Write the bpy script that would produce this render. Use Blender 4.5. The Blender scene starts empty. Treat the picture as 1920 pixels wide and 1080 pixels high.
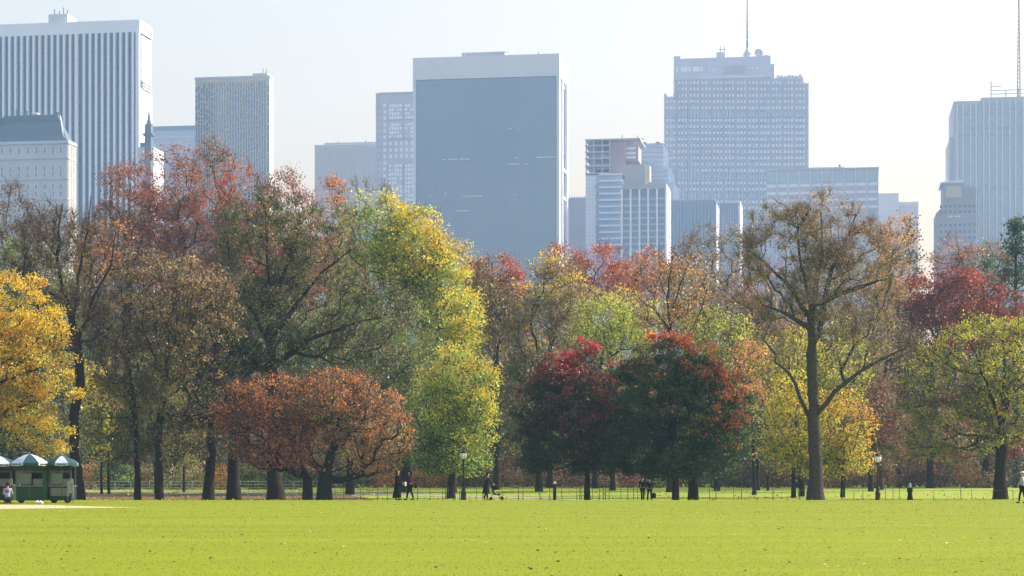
import bpy, bmesh, math, random
import numpy as np
from mathutils import Vector, Matrix

C = bpy.context.scene.collection
scene = bpy.context.scene
F = 3900.0      # focal length in photo pixels
HY = 886.0      # horizon row
EYE = 1.7

# ---------------------------------------------------------------- camera
cam_d = bpy.data.cameras.new('camera')
cam = bpy.data.objects.new('camera', cam_d)
C.objects.link(cam)
cam.location = (0, 0, EYE)
cam.rotation_euler = (math.radians(90), 0, 0)
cam_d.sensor_width = 36.0
cam_d.lens = F / 1920 * 36.0
cam_d.shift_y = (HY - 540) / 1920
cam_d.clip_start = 0.5
cam_d.clip_end = 8000
scene.camera = cam

# ---------------------------------------------------------------- light
SUN_EL = math.radians(31)
SUN_AZ = math.radians(67)       # clockwise from the viewing direction
world = bpy.data.worlds.new('World')
scene.world = world
world.use_nodes = True
wn = world.node_tree
bg = wn.nodes['Background']
sky = wn.nodes.new('ShaderNodeTexSky')
sky.sky_type = 'NISHITA'
sky.sun_disc = False
sky.sun_elevation = SUN_EL
sky.sun_rotation = SUN_AZ
sky.air_density = 2.3
sky.dust_density = 3.0
sky.ozone_density = 1.5
tint = wn.nodes.new('ShaderNodeMix'); tint.data_type = 'RGBA'; tint.blend_type = 'MULTIPLY'
tint.inputs['Factor'].default_value = 1.0
tint.inputs['B'].default_value = (1.13, 1.0, 1.18, 1)      # white balance of the hazy air
wn.links.new(sky.outputs[0], tint.inputs['A'])
wn.links.new(tint.outputs['Result'], bg.inputs[0])
bg.inputs[1].default_value = 0.15

sun_d = bpy.data.lights.new('sun', 'SUN')
sun_d.energy = 5.0
sun_d.angle = math.radians(0.55)
sun_d.color = (1.0, 0.93, 0.82)
sun = bpy.data.objects.new('sun', sun_d)
C.objects.link(sun)
sd = Vector((math.sin(SUN_AZ)*math.cos(SUN_EL), math.cos(SUN_AZ)*math.cos(SUN_EL), math.sin(SUN_EL)))
sun.rotation_euler = sd.to_track_quat('Z', 'Y').to_euler()
sun.location = (60, 30, 60)

scene.view_settings.view_transform = 'Standard'
scene.view_settings.look = 'None'
scene.view_settings.exposure = 0.62
scene.view_settings.gamma = 1.0
scene.view_settings.use_curve_mapping = False
scene.cycles.max_bounces = 6
scene.cycles.diffuse_bounces = 3
scene.cycles.glossy_bounces = 2
scene.cycles.transmission_bounces = 4
scene.cycles.volume_bounces = 1
scene.cycles.use_denoising = True

# ---------------------------------------------------------------- helpers
def PX(px, d): return (px - 960.0) / F * d
def PZ(py, d): return EYE + (HY - py) / F * d

def sstep(a, b, v):
    t = min(1.0, max(0.0, (v - a) / (b - a)))
    return t*t*(3-2*t)

def gh(x, y):
    """ground height: the lawn ends in a low crest with a dip behind it"""
    h = -0.38*sstep(127, 145, y) + 0.38*sstep(152, 232, y)
    h += 0.5*sstep(300, 420, y)
    return h

def tag(o, label=None, cat=None, group=None, kind=None):
    if label: o['label'] = label
    if cat: o['category'] = cat
    if group: o['group'] = group
    if kind: o['kind'] = kind
    return o

def empty(name, loc, rz=0.0):
    o = bpy.data.objects.new(name, None)
    C.objects.link(o)
    o.location = loc
    o.rotation_euler = (0, 0, rz)
    o.empty_display_size = 0.3
    return o

def mesh_np(name, verts, faces_per, nper, mat, parent=None, smooth=False, cols=None):
    """faces_per: (n, nper) index array"""
    me = bpy.data.meshes.new(name)
    v = np.asarray(verts, dtype=np.float32)
    f = np.asarray(faces_per, dtype=np.int32)
    n = len(f)
    me.vertices.add(len(v)); me.vertices.foreach_set('co', v.ravel())
    me.loops.add(n*nper); me.loops.foreach_set('vertex_index', f.ravel())
    me.polygons.add(n)
    me.polygons.foreach_set('loop_start', np.arange(0, n*nper, nper, dtype=np.int32))
    me.polygons.foreach_set('loop_total', np.full(n, nper, dtype=np.int32))
    if smooth:
        me.polygons.foreach_set('use_smooth', np.ones(n, dtype=bool))
    me.update(calc_edges=True)
    if cols is not None:
        a = me.attributes.new('Col', 'FLOAT_COLOR', 'POINT')
        a.data.foreach_set('color', np.asarray(cols, dtype=np.float32).ravel())
    me.materials.append(mat)
    o = bpy.data.objects.new(name, me)
    C.objects.link(o)
    if parent: o.parent = parent
    return o

class MB:
    """collects simple solids and links them as one mesh object"""
    def __init__(s): s.v = []; s.f = []; s.smooth = []
    def box(s, x0, x1, y0, y1, z0, z1):
        b = len(s.v)
        s.v += [(x0,y0,z0),(x1,y0,z0),(x1,y1,z0),(x0,y1,z0),(x0,y0,z1),(x1,y0,z1),(x1,y1,z1),(x0,y1,z1)]
        for q in ((0,3,2,1),(4,5,6,7),(0,1,5,4),(1,2,6,5),(2,3,7,6),(3,0,4,7)):
            s.f.append(tuple(b+i for i in q)); s.smooth.append(False)
        return s
    def frustum(s, a, b, z0, z1):
        """a, b = (x0,x1,y0,y1) rectangles at the bottom and the top"""
        n = len(s.v)
        s.v += [(a[0],a[2],z0),(a[1],a[2],z0),(a[1],a[3],z0),(a[0],a[3],z0),(b[0],b[2],z1),(b[1],b[2],z1),(b[1],b[3],z1),(b[0],b[3],z1)]
        for q in ((0,3,2,1),(4,5,6,7),(0,1,5,4),(1,2,6,5),(2,3,7,6),(3,0,4,7)):
            s.f.append(tuple(n+i for i in q)); s.smooth.append(False)
        return s
    def prism(s, pts, y0, y1):
        """outline pts (x,z), counter-clockwise from the front, extruded along y"""
        n = len(s.v); k = len(pts)
        s.v += [(p[0], y0, p[1]) for p in pts] + [(p[0], y1, p[1]) for p in pts]
        s.f.append(tuple(n+i for i in range(k))); s.f.append(tuple(n+k+i for i in reversed(range(k))))
        s.smooth += [False, False]
        for i in range(k):
            j = (i+1) % k
            s.f.append((n+i, n+k+i, n+k+j, n+j)); s.smooth.append(False)
        return s
    def tube(s, pts, radii, seg=8, smooth=True):
        pts = [Vector(p) for p in pts]
        rings = []
        for i, p in enumerate(pts):
            a = pts[max(0, i-1)]; b = pts[min(len(pts)-1, i+1)]
            d = (b-a).normalized()
            up = Vector((0, 0, 1)) if abs(d.z) < 0.9 else Vector((1, 0, 0))
            u = d.cross(up).normalized(); w = d.cross(u).normalized()
            r = radii[i] if hasattr(radii, '__len__') else radii
            n = len(s.v)
            for k in range(seg):
                t = 2*math.pi*k/seg
                s.v.append(tuple(p + u*math.cos(t)*r + w*math.sin(t)*r))
            rings.append(n)
        for a, b in zip(rings, rings[1:]):
            for k in range(seg):
                j = (k+1) % seg
                s.f.append((a+k, a+j, b+j, b+k)); s.smooth.append(smooth)
        s.f.append(tuple(rings[0]+k for k in reversed(range(seg)))); s.smooth.append(False)
        s.f.append(tuple(rings[-1]+k for k in range(seg))); s.smooth.append(False)
        return s
    def lathe(s, prof, c=(0, 0, 0), seg=16, sx=1.0, sy=1.0, smooth=True):
        """prof = [(r, z)]"""
        rings = []
        for r, z in prof:
            n = len(s.v)
            for k in range(seg):
                t = 2*math.pi*k/seg
                s.v.append((c[0]+math.cos(t)*r*sx, c[1]+math.sin(t)*r*sy, c[2]+z))
            rings.append(n)
        for a, b in zip(rings, rings[1:]):
            for k in range(seg):
                j = (k+1) % seg
                s.f.append((a+k, a+j, b+j, b+k)); s.smooth.append(smooth)
        s.f.append(tuple(rings[0]+k for k in reversed(range(seg)))); s.smooth.append(False)
        s.f.append(tuple(rings[-1]+k for k in range(seg))); s.smooth.append(False)
        return s
    def build(s, name, mat, parent=None):
        me = bpy.data.meshes.new(name)
        me.from_pydata(s.v, [], s.f)
        me.polygons.foreach_set('use_smooth', s.smooth)
        me.materials.append(mat)
        me.update()
        o = bpy.data.objects.new(name, me)
        C.objects.link(o)
        if parent: o.parent = parent
        return o

# ---------------------------------------------------------------- materials
def new_mat(name):
    m = bpy.data.materials.new(name); m.use_nodes = True
    return m, m.node_tree, m.node_tree.nodes['Principled BSDF']

def mat_plain(name, col, rough=0.7, metal=0.0, var=0.12, scale=3.0, bump=0.0, spec=0.4):
    m, nt, p = new_mat(name)
    p.inputs['Roughness'].default_value = rough
    p.inputs['Metallic'].default_value = metal
    p.inputs['Specular IOR Level'].default_value = spec
    tc = nt.nodes.new('ShaderNodeTexCoord')
    n = nt.nodes.new('ShaderNodeTexNoise'); n.inputs['Scale'].default_value = scale; n.inputs['Detail'].default_value = 5
    r = nt.nodes.new('ShaderNodeValToRGB')
    r.color_ramp.elements[0].position = 0.3; r.color_ramp.elements[1].position = 0.7
    r.color_ramp.elements[0].color = tuple(c*(1-var) for c in col) + (1,)
    r.color_ramp.elements[1].color = tuple(min(1, c*(1+var)) for c in col) + (1,)
    nt.links.new(tc.outputs['Object'], n.inputs['Vector'])
    nt.links.new(n.outputs['Fac'], r.inputs['Fac'])
    nt.links.new(r.outputs['Color'], p.inputs['Base Color'])
    if bump:
        b = nt.nodes.new('ShaderNodeBump'); b.inputs['Strength'].default_value = bump
        nt.links.new(n.outputs['Fac'], b.inputs['Height']); nt.links.new(b.outputs['Normal'], p.inputs['Normal'])
    return m

def mat_leaf(name, trans=0.5, gloss=0.06):
    m = bpy.data.materials.new(name); m.use_nodes = True
    nt = m.node_tree; nt.nodes.clear()
    out = nt.nodes.new('ShaderNodeOutputMaterial')
    at = nt.nodes.new('ShaderNodeAttribute'); at.attribute_name = 'Col'
    df = nt.nodes.new('ShaderNodeBsdfDiffuse'); tr = nt.nodes.new('ShaderNodeBsdfTranslucent')
    gl = nt.nodes.new('ShaderNodeBsdfGlossy'); gl.inputs['Roughness'].default_value = 0.5
    gl.inputs['Color'].default_value = (0.9, 0.9, 0.9, 1)
    m1 = nt.nodes.new('ShaderNodeMixShader'); m1.inputs[0].default_value = trans
    m2 = nt.nodes.new('ShaderNodeMixShader'); m2.inputs[0].default_value = gloss
    nt.links.new(at.outputs['Color'], df.inputs['Color']); nt.links.new(at.outputs['Color'], tr.inputs['Color'])
    nt.links.new(df.outputs[0], m1.inputs[1]); nt.links.new(tr.outputs[0], m1.inputs[2])
    nt.links.new(m1.outputs[0], m2.inputs[1]); nt.links.new(gl.outputs[0], m2.inputs[2])
    nt.links.new(m2.outputs[0], out.inputs['Surface'])
    return m

M_LEAF = mat_leaf('leaf_blades', 0.5, 0.045)
M_BARK = mat_plain('bark', (0.028, 0.024, 0.021), 0.95, var=0.4, scale=6, bump=0.6, spec=0.1)
M_BARK_PALE = mat_plain('pale_bark', (0.060, 0.052, 0.044), 0.95, var=0.35, scale=6, bump=0.5, spec=0.1)
M_TWIG = mat_plain('twig_bark', (0.10, 0.08, 0.065), 0.95, var=0.3, scale=2, spec=0.1)
M_TWIG_PALE = mat_plain('pale_twig_bark', (0.24, 0.20, 0.19), 0.95, var=0.3, scale=2, spec=0.1)

def mat_ground(name, cols, scale, rough=0.95, bump=0.5, fine=40, stretch=(1, 1, 1), trans=False):
    m, nt, p = new_mat(name)
    p.inputs['Roughness'].default_value = rough
    p.inputs['Specular IOR Level'].default_value = 0.15
    tc = nt.nodes.new('ShaderNodeTexCoord')
    mp = nt.nodes.new('ShaderNodeMapping'); mp.inputs['Scale'].default_value = stretch
    n1 = nt.nodes.new('ShaderNodeTexNoise'); n1.inputs['Scale'].default_value = scale; n1.inputs['Detail'].default_value = 8
    n1.inputs['Roughness'].default_value = 0.65
    n2 = nt.nodes.new('ShaderNodeTexNoise'); n2.inputs['Scale'].default_value = fine; n2.inputs['Detail'].default_value = 4
    n2.inputs['Roughness'].default_value = 0.8
    mx = nt.nodes.new('ShaderNodeMath'); mx.operation = 'MULTIPLY_ADD'; mx.inputs[1].default_value = 0.6
    sc = nt.nodes.new('ShaderNodeMath'); sc.operation = 'MULTIPLY'; sc.inputs[1].default_value = 0.4
    r = nt.nodes.new('ShaderNodeValToRGB')
    el = r.color_ramp.elements
    while len(el) < len(cols): el.new(0.5)
    for i, c in enumerate(cols):
        el[i].position = 0.30 + 0.40*i/(len(cols)-1); el[i].color = c + (1,)
    nt.links.new(tc.outputs['Object'], mp.inputs['Vector'])
    nt.links.new(mp.outputs[0], n1.inputs['Vector']); nt.links.new(mp.outputs[0], n2.inputs['Vector'])
    nt.links.new(n2.outputs['Fac'], sc.inputs[0]); nt.links.new(n1.outputs['Fac'], mx.inputs[0]); nt.links.new(sc.outputs[0], mx.inputs[2])
    nt.links.new(mx.outputs[0], r.inputs['Fac']); nt.links.new(r.outputs['Color'], p.inputs['Base Color'])
    b = nt.nodes.new('ShaderNodeBump'); b.inputs['Strength'].default_value = bump; b.inputs['Distance'].default_value = 0.05
    nt.links.new(n2.outputs['Fac'], b.inputs['Height']); nt.links.new(b.outputs['Normal'], p.inputs['Normal'])
    return m

M_LAWN = mat_ground('mown_lawn', [(0.155,0.205,0.003),(0.20,0.25,0.004),(0.235,0.28,0.005),(0.28,0.31,0.012)], 0.30, fine=22, stretch=(0.16,1,1), bump=0.12)
M_GRASS = mat_ground('park_grass', [(0.20,0.27,0.02),(0.26,0.34,0.03),(0.30,0.38,0.035),(0.34,0.34,0.06)], 0.25, fine=6, bump=0.3)
M_LITTER_SHADE = mat_ground('litter_and_shade', [(0.08,0.06,0.03),(0.16,0.11,0.05),(0.25,0.15,0.06)], 0.8, fine=9, bump=0.5)
M_SAND = mat_ground('sand', [(0.62,0.45,0.26),(0.70,0.52,0.32)], 1.5, fine=20, bump=0.2)
M_PATH = mat_ground('asphalt_path', [(0.30,0.29,0.27),(0.38,0.37,0.35)], 1.5, fine=20, bump=0.2)

# ---------------------------------------------------------------- haze
hb = MB().box(-900, 900, -40, 2100, -3.0, 330)
HAZE_D = 0.00024
hm = bpy.data.materials.new('air_haze'); hm.use_nodes = True
hn = hm.node_tree; hn.nodes.clear()
ho = hn.nodes.new('ShaderNodeOutputMaterial'); pv = hn.nodes.new('ShaderNodeVolumePrincipled')
pv.inputs['Color'].default_value = (0.40, 0.64, 1.0, 1)
pv.inputs['Density'].default_value = HAZE_D
pv.inputs['Anisotropy'].default_value = 0.0
hn.links.new(pv.outputs[0], ho.inputs['Volume'])
haze = hb.build('haze', hm)
haze['kind'] = 'stuff'

# ---------------------------------------------------------------- ground
def sheet(name, xs, ys, mat, dz, inside=None):
    xs = np.array(xs, float); ys = np.array(ys, float)
    nx, ny = len(xs), len(ys)
    v = [(x, y, gh(x, y)+dz) for y in ys for x in xs]
    f = [(j*nx+i, j*nx+i+1, (j+1)*nx+i+1, (j+1)*nx+i) for j in range(ny-1) for i in range(nx-1)]
    o = mesh_np(name, v, f, 4, mat, smooth=True)
    o['kind'] = 'structure'
    return o

ys_g = list(np.arange(-60, 120, 20)) + list(np.arange(120, 240, 1.5)) + list(np.arange(240, 441, 10))
sheet('park_ground', [-2500, -900, -300, -120, -60, 0, 60, 120, 300, 900, 2500], ys_g, M_GRASS, 0.0)
sheet('lawn', [-70, -40, -20, 0, 20, 40, 70], list(np.arange(-20, 126, 6)) + [126, 127, 128, 129, 130], M_LAWN, 0.004)

M_CITY = mat_ground('city_paving', [(0.10,0.10,0.11),(0.14,0.14,0.15),(0.18,0.18,0.19)], 0.05, fine=1)
sheet('city_ground', [-2500, -900, -300, -60, 60, 300, 900, 2500], [440, 500, 700, 1000, 1500, 2200, 3000, 5500], M_CITY, 0.0)
sheet('meadow_behind', [-2500, -900, -300, 300, 900, 2500], [-2500, -900, -300, -60], M_GRASS, 0.0)

def ribbon(name, pts, mat, dz):
    """pts = [(x, y, width)]"""
    v = []; f = []
    n = len(pts)
    for i, (x, y, w) in enumerate(pts):
        v += [(x, y-w/2, gh(x, y-w/2)+dz), (x, y-w/4, gh(x, y-w/4)+dz), (x, y, gh(x, y)+dz), (x, y+w/4, gh(x, y+w/4)+dz), (x, y+w/2, gh(x, y+w/2)+dz)]
    for i in range(n-1):
        for k in range(4):
            f.append((i*5+k, (i+1)*5+k, (i+1)*5+k+1, i*5+k+1))
    o = mesh_np(name, v, f, 4, mat, smooth=True); o['kind'] = 'structure'
    return o

def interp(table, x):
    xs = [t[0] for t in table]; return [float(np.interp(x, xs, [t[k] for t in table])) for k in range(1, len(table[0]))]

pt = [(-75, 204, 7), (-34, 200, 7), (-20, 192, 7), (-9, 181, 7), (-2, 172, 6.5), (5, 158, 6), (12, 149, 4), (75, 147, 4)]
ribbon('path', [(x, *interp(pt, x)) for x in np.arange(-75, 75.1, 2.5)], M_PATH, 0.02)
st = [(-70, 103, 14), (-30, 103, 13.5), (-24.5, 102.5, 12), (-21.5, 101.5, 6), (-19.2, 101, 1.5), (-17.5, 100.8, 0.1)]
ribbon('sand_strip', [(x, *interp(st, x)) for x in np.concatenate([np.arange(-70, -26, 3), np.arange(-26, -17.4, 0.5)])], M_SAND, 0.009)
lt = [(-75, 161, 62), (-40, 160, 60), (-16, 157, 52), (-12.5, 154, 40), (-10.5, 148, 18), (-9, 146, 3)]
ribbon('litter_shade_ground', [(x, *interp(lt, x)) for x in np.arange(-75, -8.9, 1.5)], M_LITTER_SHADE, 0.012)  # fallen leaves, spread wide and dark to paint the tree shade under the left grove

# ---------------------------------------------------------------- trees
COL = dict(GY=(.90,.60,.03), OR=(.82,.32,.05), RD=(.50,.095,.045), CR=(.52,.04,.08), DR=(.25,.05,.035), BR=(.24,.14,.06),
           TN=(.52,.36,.16), OL=(.27,.29,.055), GR=(.10,.19,.03), DG=(.032,.062,.018), YG=(.62,.62,.06), LG=(.32,.46,.08),
           RB=(.42,.18,.10), GB=(.19,.165,.115), PK=(.72,.36,.22), CG=(.05,.11,.07))

def tube_edges(P0, P1, R0, R1, seg):
    """one frustum for every edge, numpy batch"""
    D = P1-P0; L = np.linalg.norm(D, axis=1, keepdims=True)+1e-6; D = D/L
    up = np.where(np.abs(D[:, 2:3]) < 0.9, np.array([[0, 0, 1.0]]), np.array([[1.0, 0, 0]]))
    U = np.cross(D, up); U /= np.linalg.norm(U, axis=1, keepdims=True); W = np.cross(D, U)
    t = np.arange(seg)*2*math.pi/seg
    ring = np.cos(t)[None, :, None]*U[:, None, :] + np.sin(t)[None, :, None]*W[:, None, :]
    P0 = P0 - D*R0[:, None]*0.25
    A = P0[:, None, :] + ring*R0[:, None, None]; B = P1[:, None, :] + ring*R1[:, None, None]
    V = np.concatenate([A, B], 1).reshape(-1, 3)
    n = len(P0); base = (np.arange(n)*2*seg)[:, None]
    k = np.arange(seg); j = (k+1) % seg
    Fq = np.stack([base+k, base+j, base+seg+j, base+seg+k], -1).reshape(-1, 4)
    return V, Fq

def cones(P0, P1, R0):
    D = P1-P0; D = D/(np.linalg.norm(D, axis=1, keepdims=True)+1e-6)
    up = np.where(np.abs(D[:, 2:3]) < 0.9, np.array([[0, 0, 1.0]]), np.array([[1.0, 0, 0]]))
    U = np.cross(D, up); U /= np.linalg.norm(U, axis=1, keepdims=True); W = np.cross(D, U)
    R0 = R0[:, None]
    V = np.stack([P0+U*R0, P0-U*R0*.5+W*R0*.87, P0-U*R0*.5-W*R0*.87, P1], 1).reshape(-1, 3)
    b = np.arange(len(P0))[:, None, None]*4
    return V, (b+np.array([[0, 1, 3], [1, 2, 3], [2, 0, 3]])[None]).reshape(-1, 3)

def leaf_quads(rng, P, size, squash=0.65):
    n = len(P)
    a = rng.normal(size=(n, 3)); a /= np.linalg.norm(a, axis=1, keepdims=True)
    b = rng.normal(size=(n, 3)); b = np.cross(a, b); b /= np.linalg.norm(b, axis=1, keepdims=True)
    s = (size*rng.uniform(0.6, 1.35, n))[:, None]*0.5
    a = a*s; b = b*s*squash
    c = np.cross(a, b); c = c/np.linalg.norm(c, axis=1, keepdims=True)*s*0.25
    V = np.stack([P-a, P+b*1.1+c, P+a, P-b*1.1+c], 1).reshape(-1, 3)
    Fq = np.arange(n*4).reshape(-1, 4)
    return V, Fq

def field(rng):
    """a smooth random field in 3D, roughly -1..1"""
    k = rng.normal(size=(9, 3)); k /= np.linalg.norm(k, axis=1, keepdims=True)
    k *= rng.uniform(0.5, 1.6, (9, 1)); ph = rng.uniform(0, 6.28, 9)
    return lambda p: np.sin(p@k.T+ph).sum(1)/3.0

def tree(name, label, cat, d, tx, tr, lobes, pal, lai=3.0, ls=None, base=None, twigs=3, K=None, seed=0, group=None,
         limbs=(), gap=0.0, bark=None, twig_mat=None, ty=0.0, conifer=False, flare=1.0, shrub=False, spread=1.0, deep=0.9, minr=0.014, skirt=True, cn=0.35):
    rng = np.random.default_rng(seed*77+13)
    m = d/F
    L = []
    for lb in lobes:
        cx, cy, rx, ry = lb[:4]
        dy = lb[4] if len(lb) > 4 else 0.0
        L.append((PX(cx, d), d+dy, PZ(cy, d), rx*m, rx*m*deep, ry*m))
    if d > 165: twigs = max(2, int(twigs*0.58))
    if skirt and d > 180:
        ws = sum(l[2] for l in lobes)/len(lobes); cx0 = 0.5*tx+0.5*sum(l[0] for l in lobes)/len(lobes)
        for (ox, cy, rx, ry) in ((-.35*ws, 770, ws*.75, 75), (.4*ws, 815, ws*.7, 60)):
            L.append((PX(cx0+ox, d), d+rng.uniform(-3, 3), PZ(cy, d), rx*m, rx*m*deep, ry*m))
    L = np.array(L)
    bx, by = PX(tx, d), d+ty
    bz = gh(bx, by) - 0.05
    root = empty(name, (bx, by, bz)); tag(root, label, cat, group)
    org = np.array([bx, by, bz])
    # the lowest point a crown point may take
    area = float((L[:, 3]*L[:, 5]).sum()*math.pi)
    vol = L[:, 3]*L[:, 4]*L[:, 5]
    if ls is None: ls = 0.17 if d < 160 else (0.20 if d < 200 else 0.29)
    if K is None: K = int(np.clip(area*2.2, 60, 330 if d < 165 else 240))
    fl = field(rng)
    pts = []
    tries = 0
    while len(pts) < K and tries < 40:
        tries += 1
        n = K*2
        w = rng.choice(len(L), n, p=vol/vol.sum())
        g = rng.normal(size=(n, 3)); g /= np.linalg.norm(g, axis=1, keepdims=True)
        g *= (rng.uniform(0.06, 1, n)**(1/4.2))[:, None]
        if conifer:
            h = rng.uniform(0, 1, n)**1.6; ang = rng.uniform(0, 6.28, n); rr = (1-h)*rng.uniform(0.35, 1, n)**0.5
            g = np.stack([np.cos(ang)*rr, np.sin(ang)*rr, h*2-1], 1)
        p = L[w, :3] + g*L[w, 3:6]
        dens = fl(p)
        keep = (p[:, 2] > bz+(0.15 if shrub else 1.2)) & (dens > -1.25 + gap*rng.uniform(0.6, 1.4, n))
        pts += list(p[keep])
    pts = np.array(pts[:K])
    zlo, zhi = pts[:, 2].min(), pts[:, 2].max()
    cxm = float((L[:, 0]*vol).sum()/vol.sum()); cym = float((L[:, 1]*vol).sum()/vol.sum())
    # trunk and limbs
    nodes = []; par = []; girth = {}
    if base is None: zb = zlo + 0.12*(zhi-zlo)
    else: zb = PZ(base, d)
    zb = max(zb, bz+0.3)
    if not limbs:
        ztop = zlo + (0.92 if conifer else 0.62)*(zhi-zlo)
        steps = max(3, int((ztop-bz)/0.9))
        wob = rng.normal(size=(steps+1, 2)).cumsum(0)*0.06*(0.3 if conifer else 1)
        for i in range(steps+1):
            t = i/steps; z = bz+(ztop-bz)*t
            k = max(0, (z-zb)/(ztop-zb+.01))
            x = bx + (cxm-bx)*0.75*k + wob[i, 0]*(0.4+t); y = by + (cym-by)*0.7*k + wob[i, 1]*(0.4+t)
            nodes.append((x, y, z)); par.append(i-1)
    else:
        for li, limb in enumerate(limbs):
            q = [Vector((PX(a[0], d), d+ty+(a[2] if len(a) > 2 else 0.0), PZ(a[1], d))) for a in limb]
            if li == 0: q[0] = Vector((bx, by, bz))
            path = []
            for a, b in zip(q, q[1:]):
                st_ = max(1, int((b-a).length/0.7))
                for s_ in range(st_): path.append(a.lerp(b, s_/st_))
            path.append(q[-1])
            prev = -1
            if li:
                arr = np.array(nodes); dd = np.linalg.norm(arr-np.array(path[0]), axis=1)
                prev = int(dd.argmin()); path = path[1:]
            for i, p in enumerate(path):
                if li or i: p = p + Vector(rng.normal(size=3)*0.05)
                if li: girth[len(nodes)] = tr*(0.40-0.32*i/len(path))
                nodes.append(tuple(p)); par.append(prev if (i == 0) else len(nodes)-2)
    nodes = [np.array(p) for p in nodes]
    plen = [0.0]*len(nodes)
    for i in range(1, len(nodes)):
        plen[i] = plen[par[i]] + float(np.linalg.norm(nodes[i]-nodes[par[i]]))
    arr = np.zeros((len(nodes)+K*6, 3)); arr[:len(nodes)] = nodes
    plen = np.array(plen+[0.0]*(K*6)); par = par+[0]*(K*6); nn = len(nodes)
    startz = zb if not shrub else bz
    order = np.argsort(np.linalg.norm(pts-np.array([cxm if shrub else bx, by, zb]), axis=1))
    stepl = 0.6 if d < 165 else 1.1
    tips = []
    for oi in order:
        a = pts[oi]
        dd = np.linalg.norm(arr[:nn]-a, axis=1)
        cost = dd + 0.35*plen[:nn] + np.where(arr[:nn, 2] > a[2]+0.15*dd, 2.0, 0) + np.where(arr[:nn, 2] < startz, 50, 0)
        q = int(cost.argmin()); dist = float(dd[q])
        ns = int(np.clip(round(dist/stepl), 1, 5))
        b = arr[q].copy(); prev = q
        side = rng.normal(size=3)*0.10*dist; side[2] = (-0.12 if not conifer else 0.05)*dist
        for s_ in range(1, ns+1):
            t = s_/ns
            p = b + (a-b)*t + side*math.sin(math.pi*t) + (rng.normal(size=3)*0.05 if s_ < ns else 0)
            arr[nn] = p; par[nn] = prev; plen[nn] = plen[prev]+dist/ns; prev = nn; nn += 1
        tips.append(prev)
    par = np.array(par[:nn]); N = arr[:nn]
    cnt = np.zeros(nn)
    cnt[tips] = 1
    for i in range(nn-1, 0, -1): cnt[par[i]] += cnt[i]
    cnt[0] = max(cnt[0], 1)
    R = np.maximum(tr*(np.maximum(cnt, 0.5)/cnt[0])**(0.60 if limbs else 0.50), minr*(1.0 if d < 165 else 1.5))
    for gi, gr in girth.items(): R[gi] = max(R[gi], gr)
    R = R*(1+1.0*flare*np.exp(-(N[:, 2]-bz)/0.75))
    child = np.arange(1, nn); pr = par[1:]
    r1 = R[child]; r0 = np.minimum(R[pr], r1*1.18)
    r0 = np.where(R[pr]*0.8 < r1, R[pr], r0)
    V_all = []; F_all = []; off = 0
    thick = np.maximum(r0, r1)
    for lo, hi, seg in ((0.10, 99, 9), (0.035, 0.10, 5), (0, 0.035, 3)):
        s_ = (thick >= lo) & (thick < hi)
        if not s_.any(): continue
        V, Fq = tube_edges(N[pr[s_]], N[child[s_]], r0[s_], r1[s_], seg)
        V_all.append(V); F_all.append(Fq+off); off += len(V)
    mesh_np('stem' if shrub else 'trunk', np.concatenate(V_all)-org, np.concatenate(F_all), 4, bark or M_BARK, root, smooth=True)
    # twigs round every cluster
    tipP = N[tips]
    if twigs:
        nt_ = len(tips)*twigs
        src = np.repeat(tipP, twigs, 0)
        outw = src-np.array([cxm, cym, zb]); outw /= np.linalg.norm(outw, axis=1, keepdims=True)
        dr = outw*0.9 + rng.normal(size=(nt_, 3))*0.75 + np.array([0, 0, 0.35]); dr /= np.linalg.norm(dr, axis=1, keepdims=True)
        ln = rng.uniform(0.5, 1.5, nt_)*(1.0 if d < 165 else 1.35)*spread
        s0 = src - dr*0.1
        mid = s0 + dr*ln[:, None]*0.5 + rng.normal(size=(nt_, 3))*0.07
        end = mid + (dr + rng.normal(size=(nt_, 3))*0.28)*ln[:, None]*0.5
        rt = 0.014 if d < 165 else 0.022
        V1, F1 = tube_edges(s0, mid, np.full(nt_, rt), np.full(nt_, rt*0.7), 3)
        F1 = np.concatenate([F1[:, [0, 1, 2]], F1[:, [0, 2, 3]]]); V2, F2 = cones(mid, end, np.full(nt_, rt*0.75))
        # side twigs
        k2 = rng.integers(0, nt_, nt_)
        m2 = s0[k2] + (mid[k2]-s0[k2])*rng.uniform(0.3, 1, (nt_, 1))
        d2 = dr[k2]*0.7 + rng.normal(size=(nt_, 3))*0.7; d2 /= np.linalg.norm(d2, axis=1, keepdims=True)
        e2 = m2 + d2*ln[k2][:, None]*0.45
        V3, F3 = cones(m2, e2, np.full(nt_, rt*0.65))
        Vt = np.concatenate([V1, V2, V3]); Ft = np.concatenate([F1, F2+len(V1), F3+len(V1)+len(V2)])
        to = mesh_np('twigs', Vt-org, Ft, 3, twig_mat or M_TWIG, root); to['kind'] = 'stuff'
    # leaves
    nl = int(lai*LAIK*area*0.8/(ls*ls*0.55))
    if nl > 0:
        per = rng.integers(0, len(tips), nl)
        cpos = tipP[per]
        sg = (0.60 if d < 165 else 0.95)*(math.sqrt(area/max(len(tips), 1))/0.75)**0.5*spread
        csg = rng.uniform(0.6, 1.25, len(tips))[per]*sg
        off_ = rng.normal(size=(nl, 3)); off_[:, 2] *= 0.62
        P = cpos + off_*csg[:, None]*0.62
        # drop leaves far outside the lobes
        e = (P[:, None, :]-L[None, :, :3])/(L[None, :, 3:6]*1.10)
        q = (e*e).sum(2).min(1)
        ok = (q < 0.92 + 0.22*fl(P*1.3) + rng.uniform(0, 0.45, nl)) & (P[:, 2] > bz+(0.05 if shrub else 0.9))
        if conifer: ok = P[:, 2] > bz+0.5
        P = P[ok]; per = per[ok]; q = q[ok]
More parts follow.
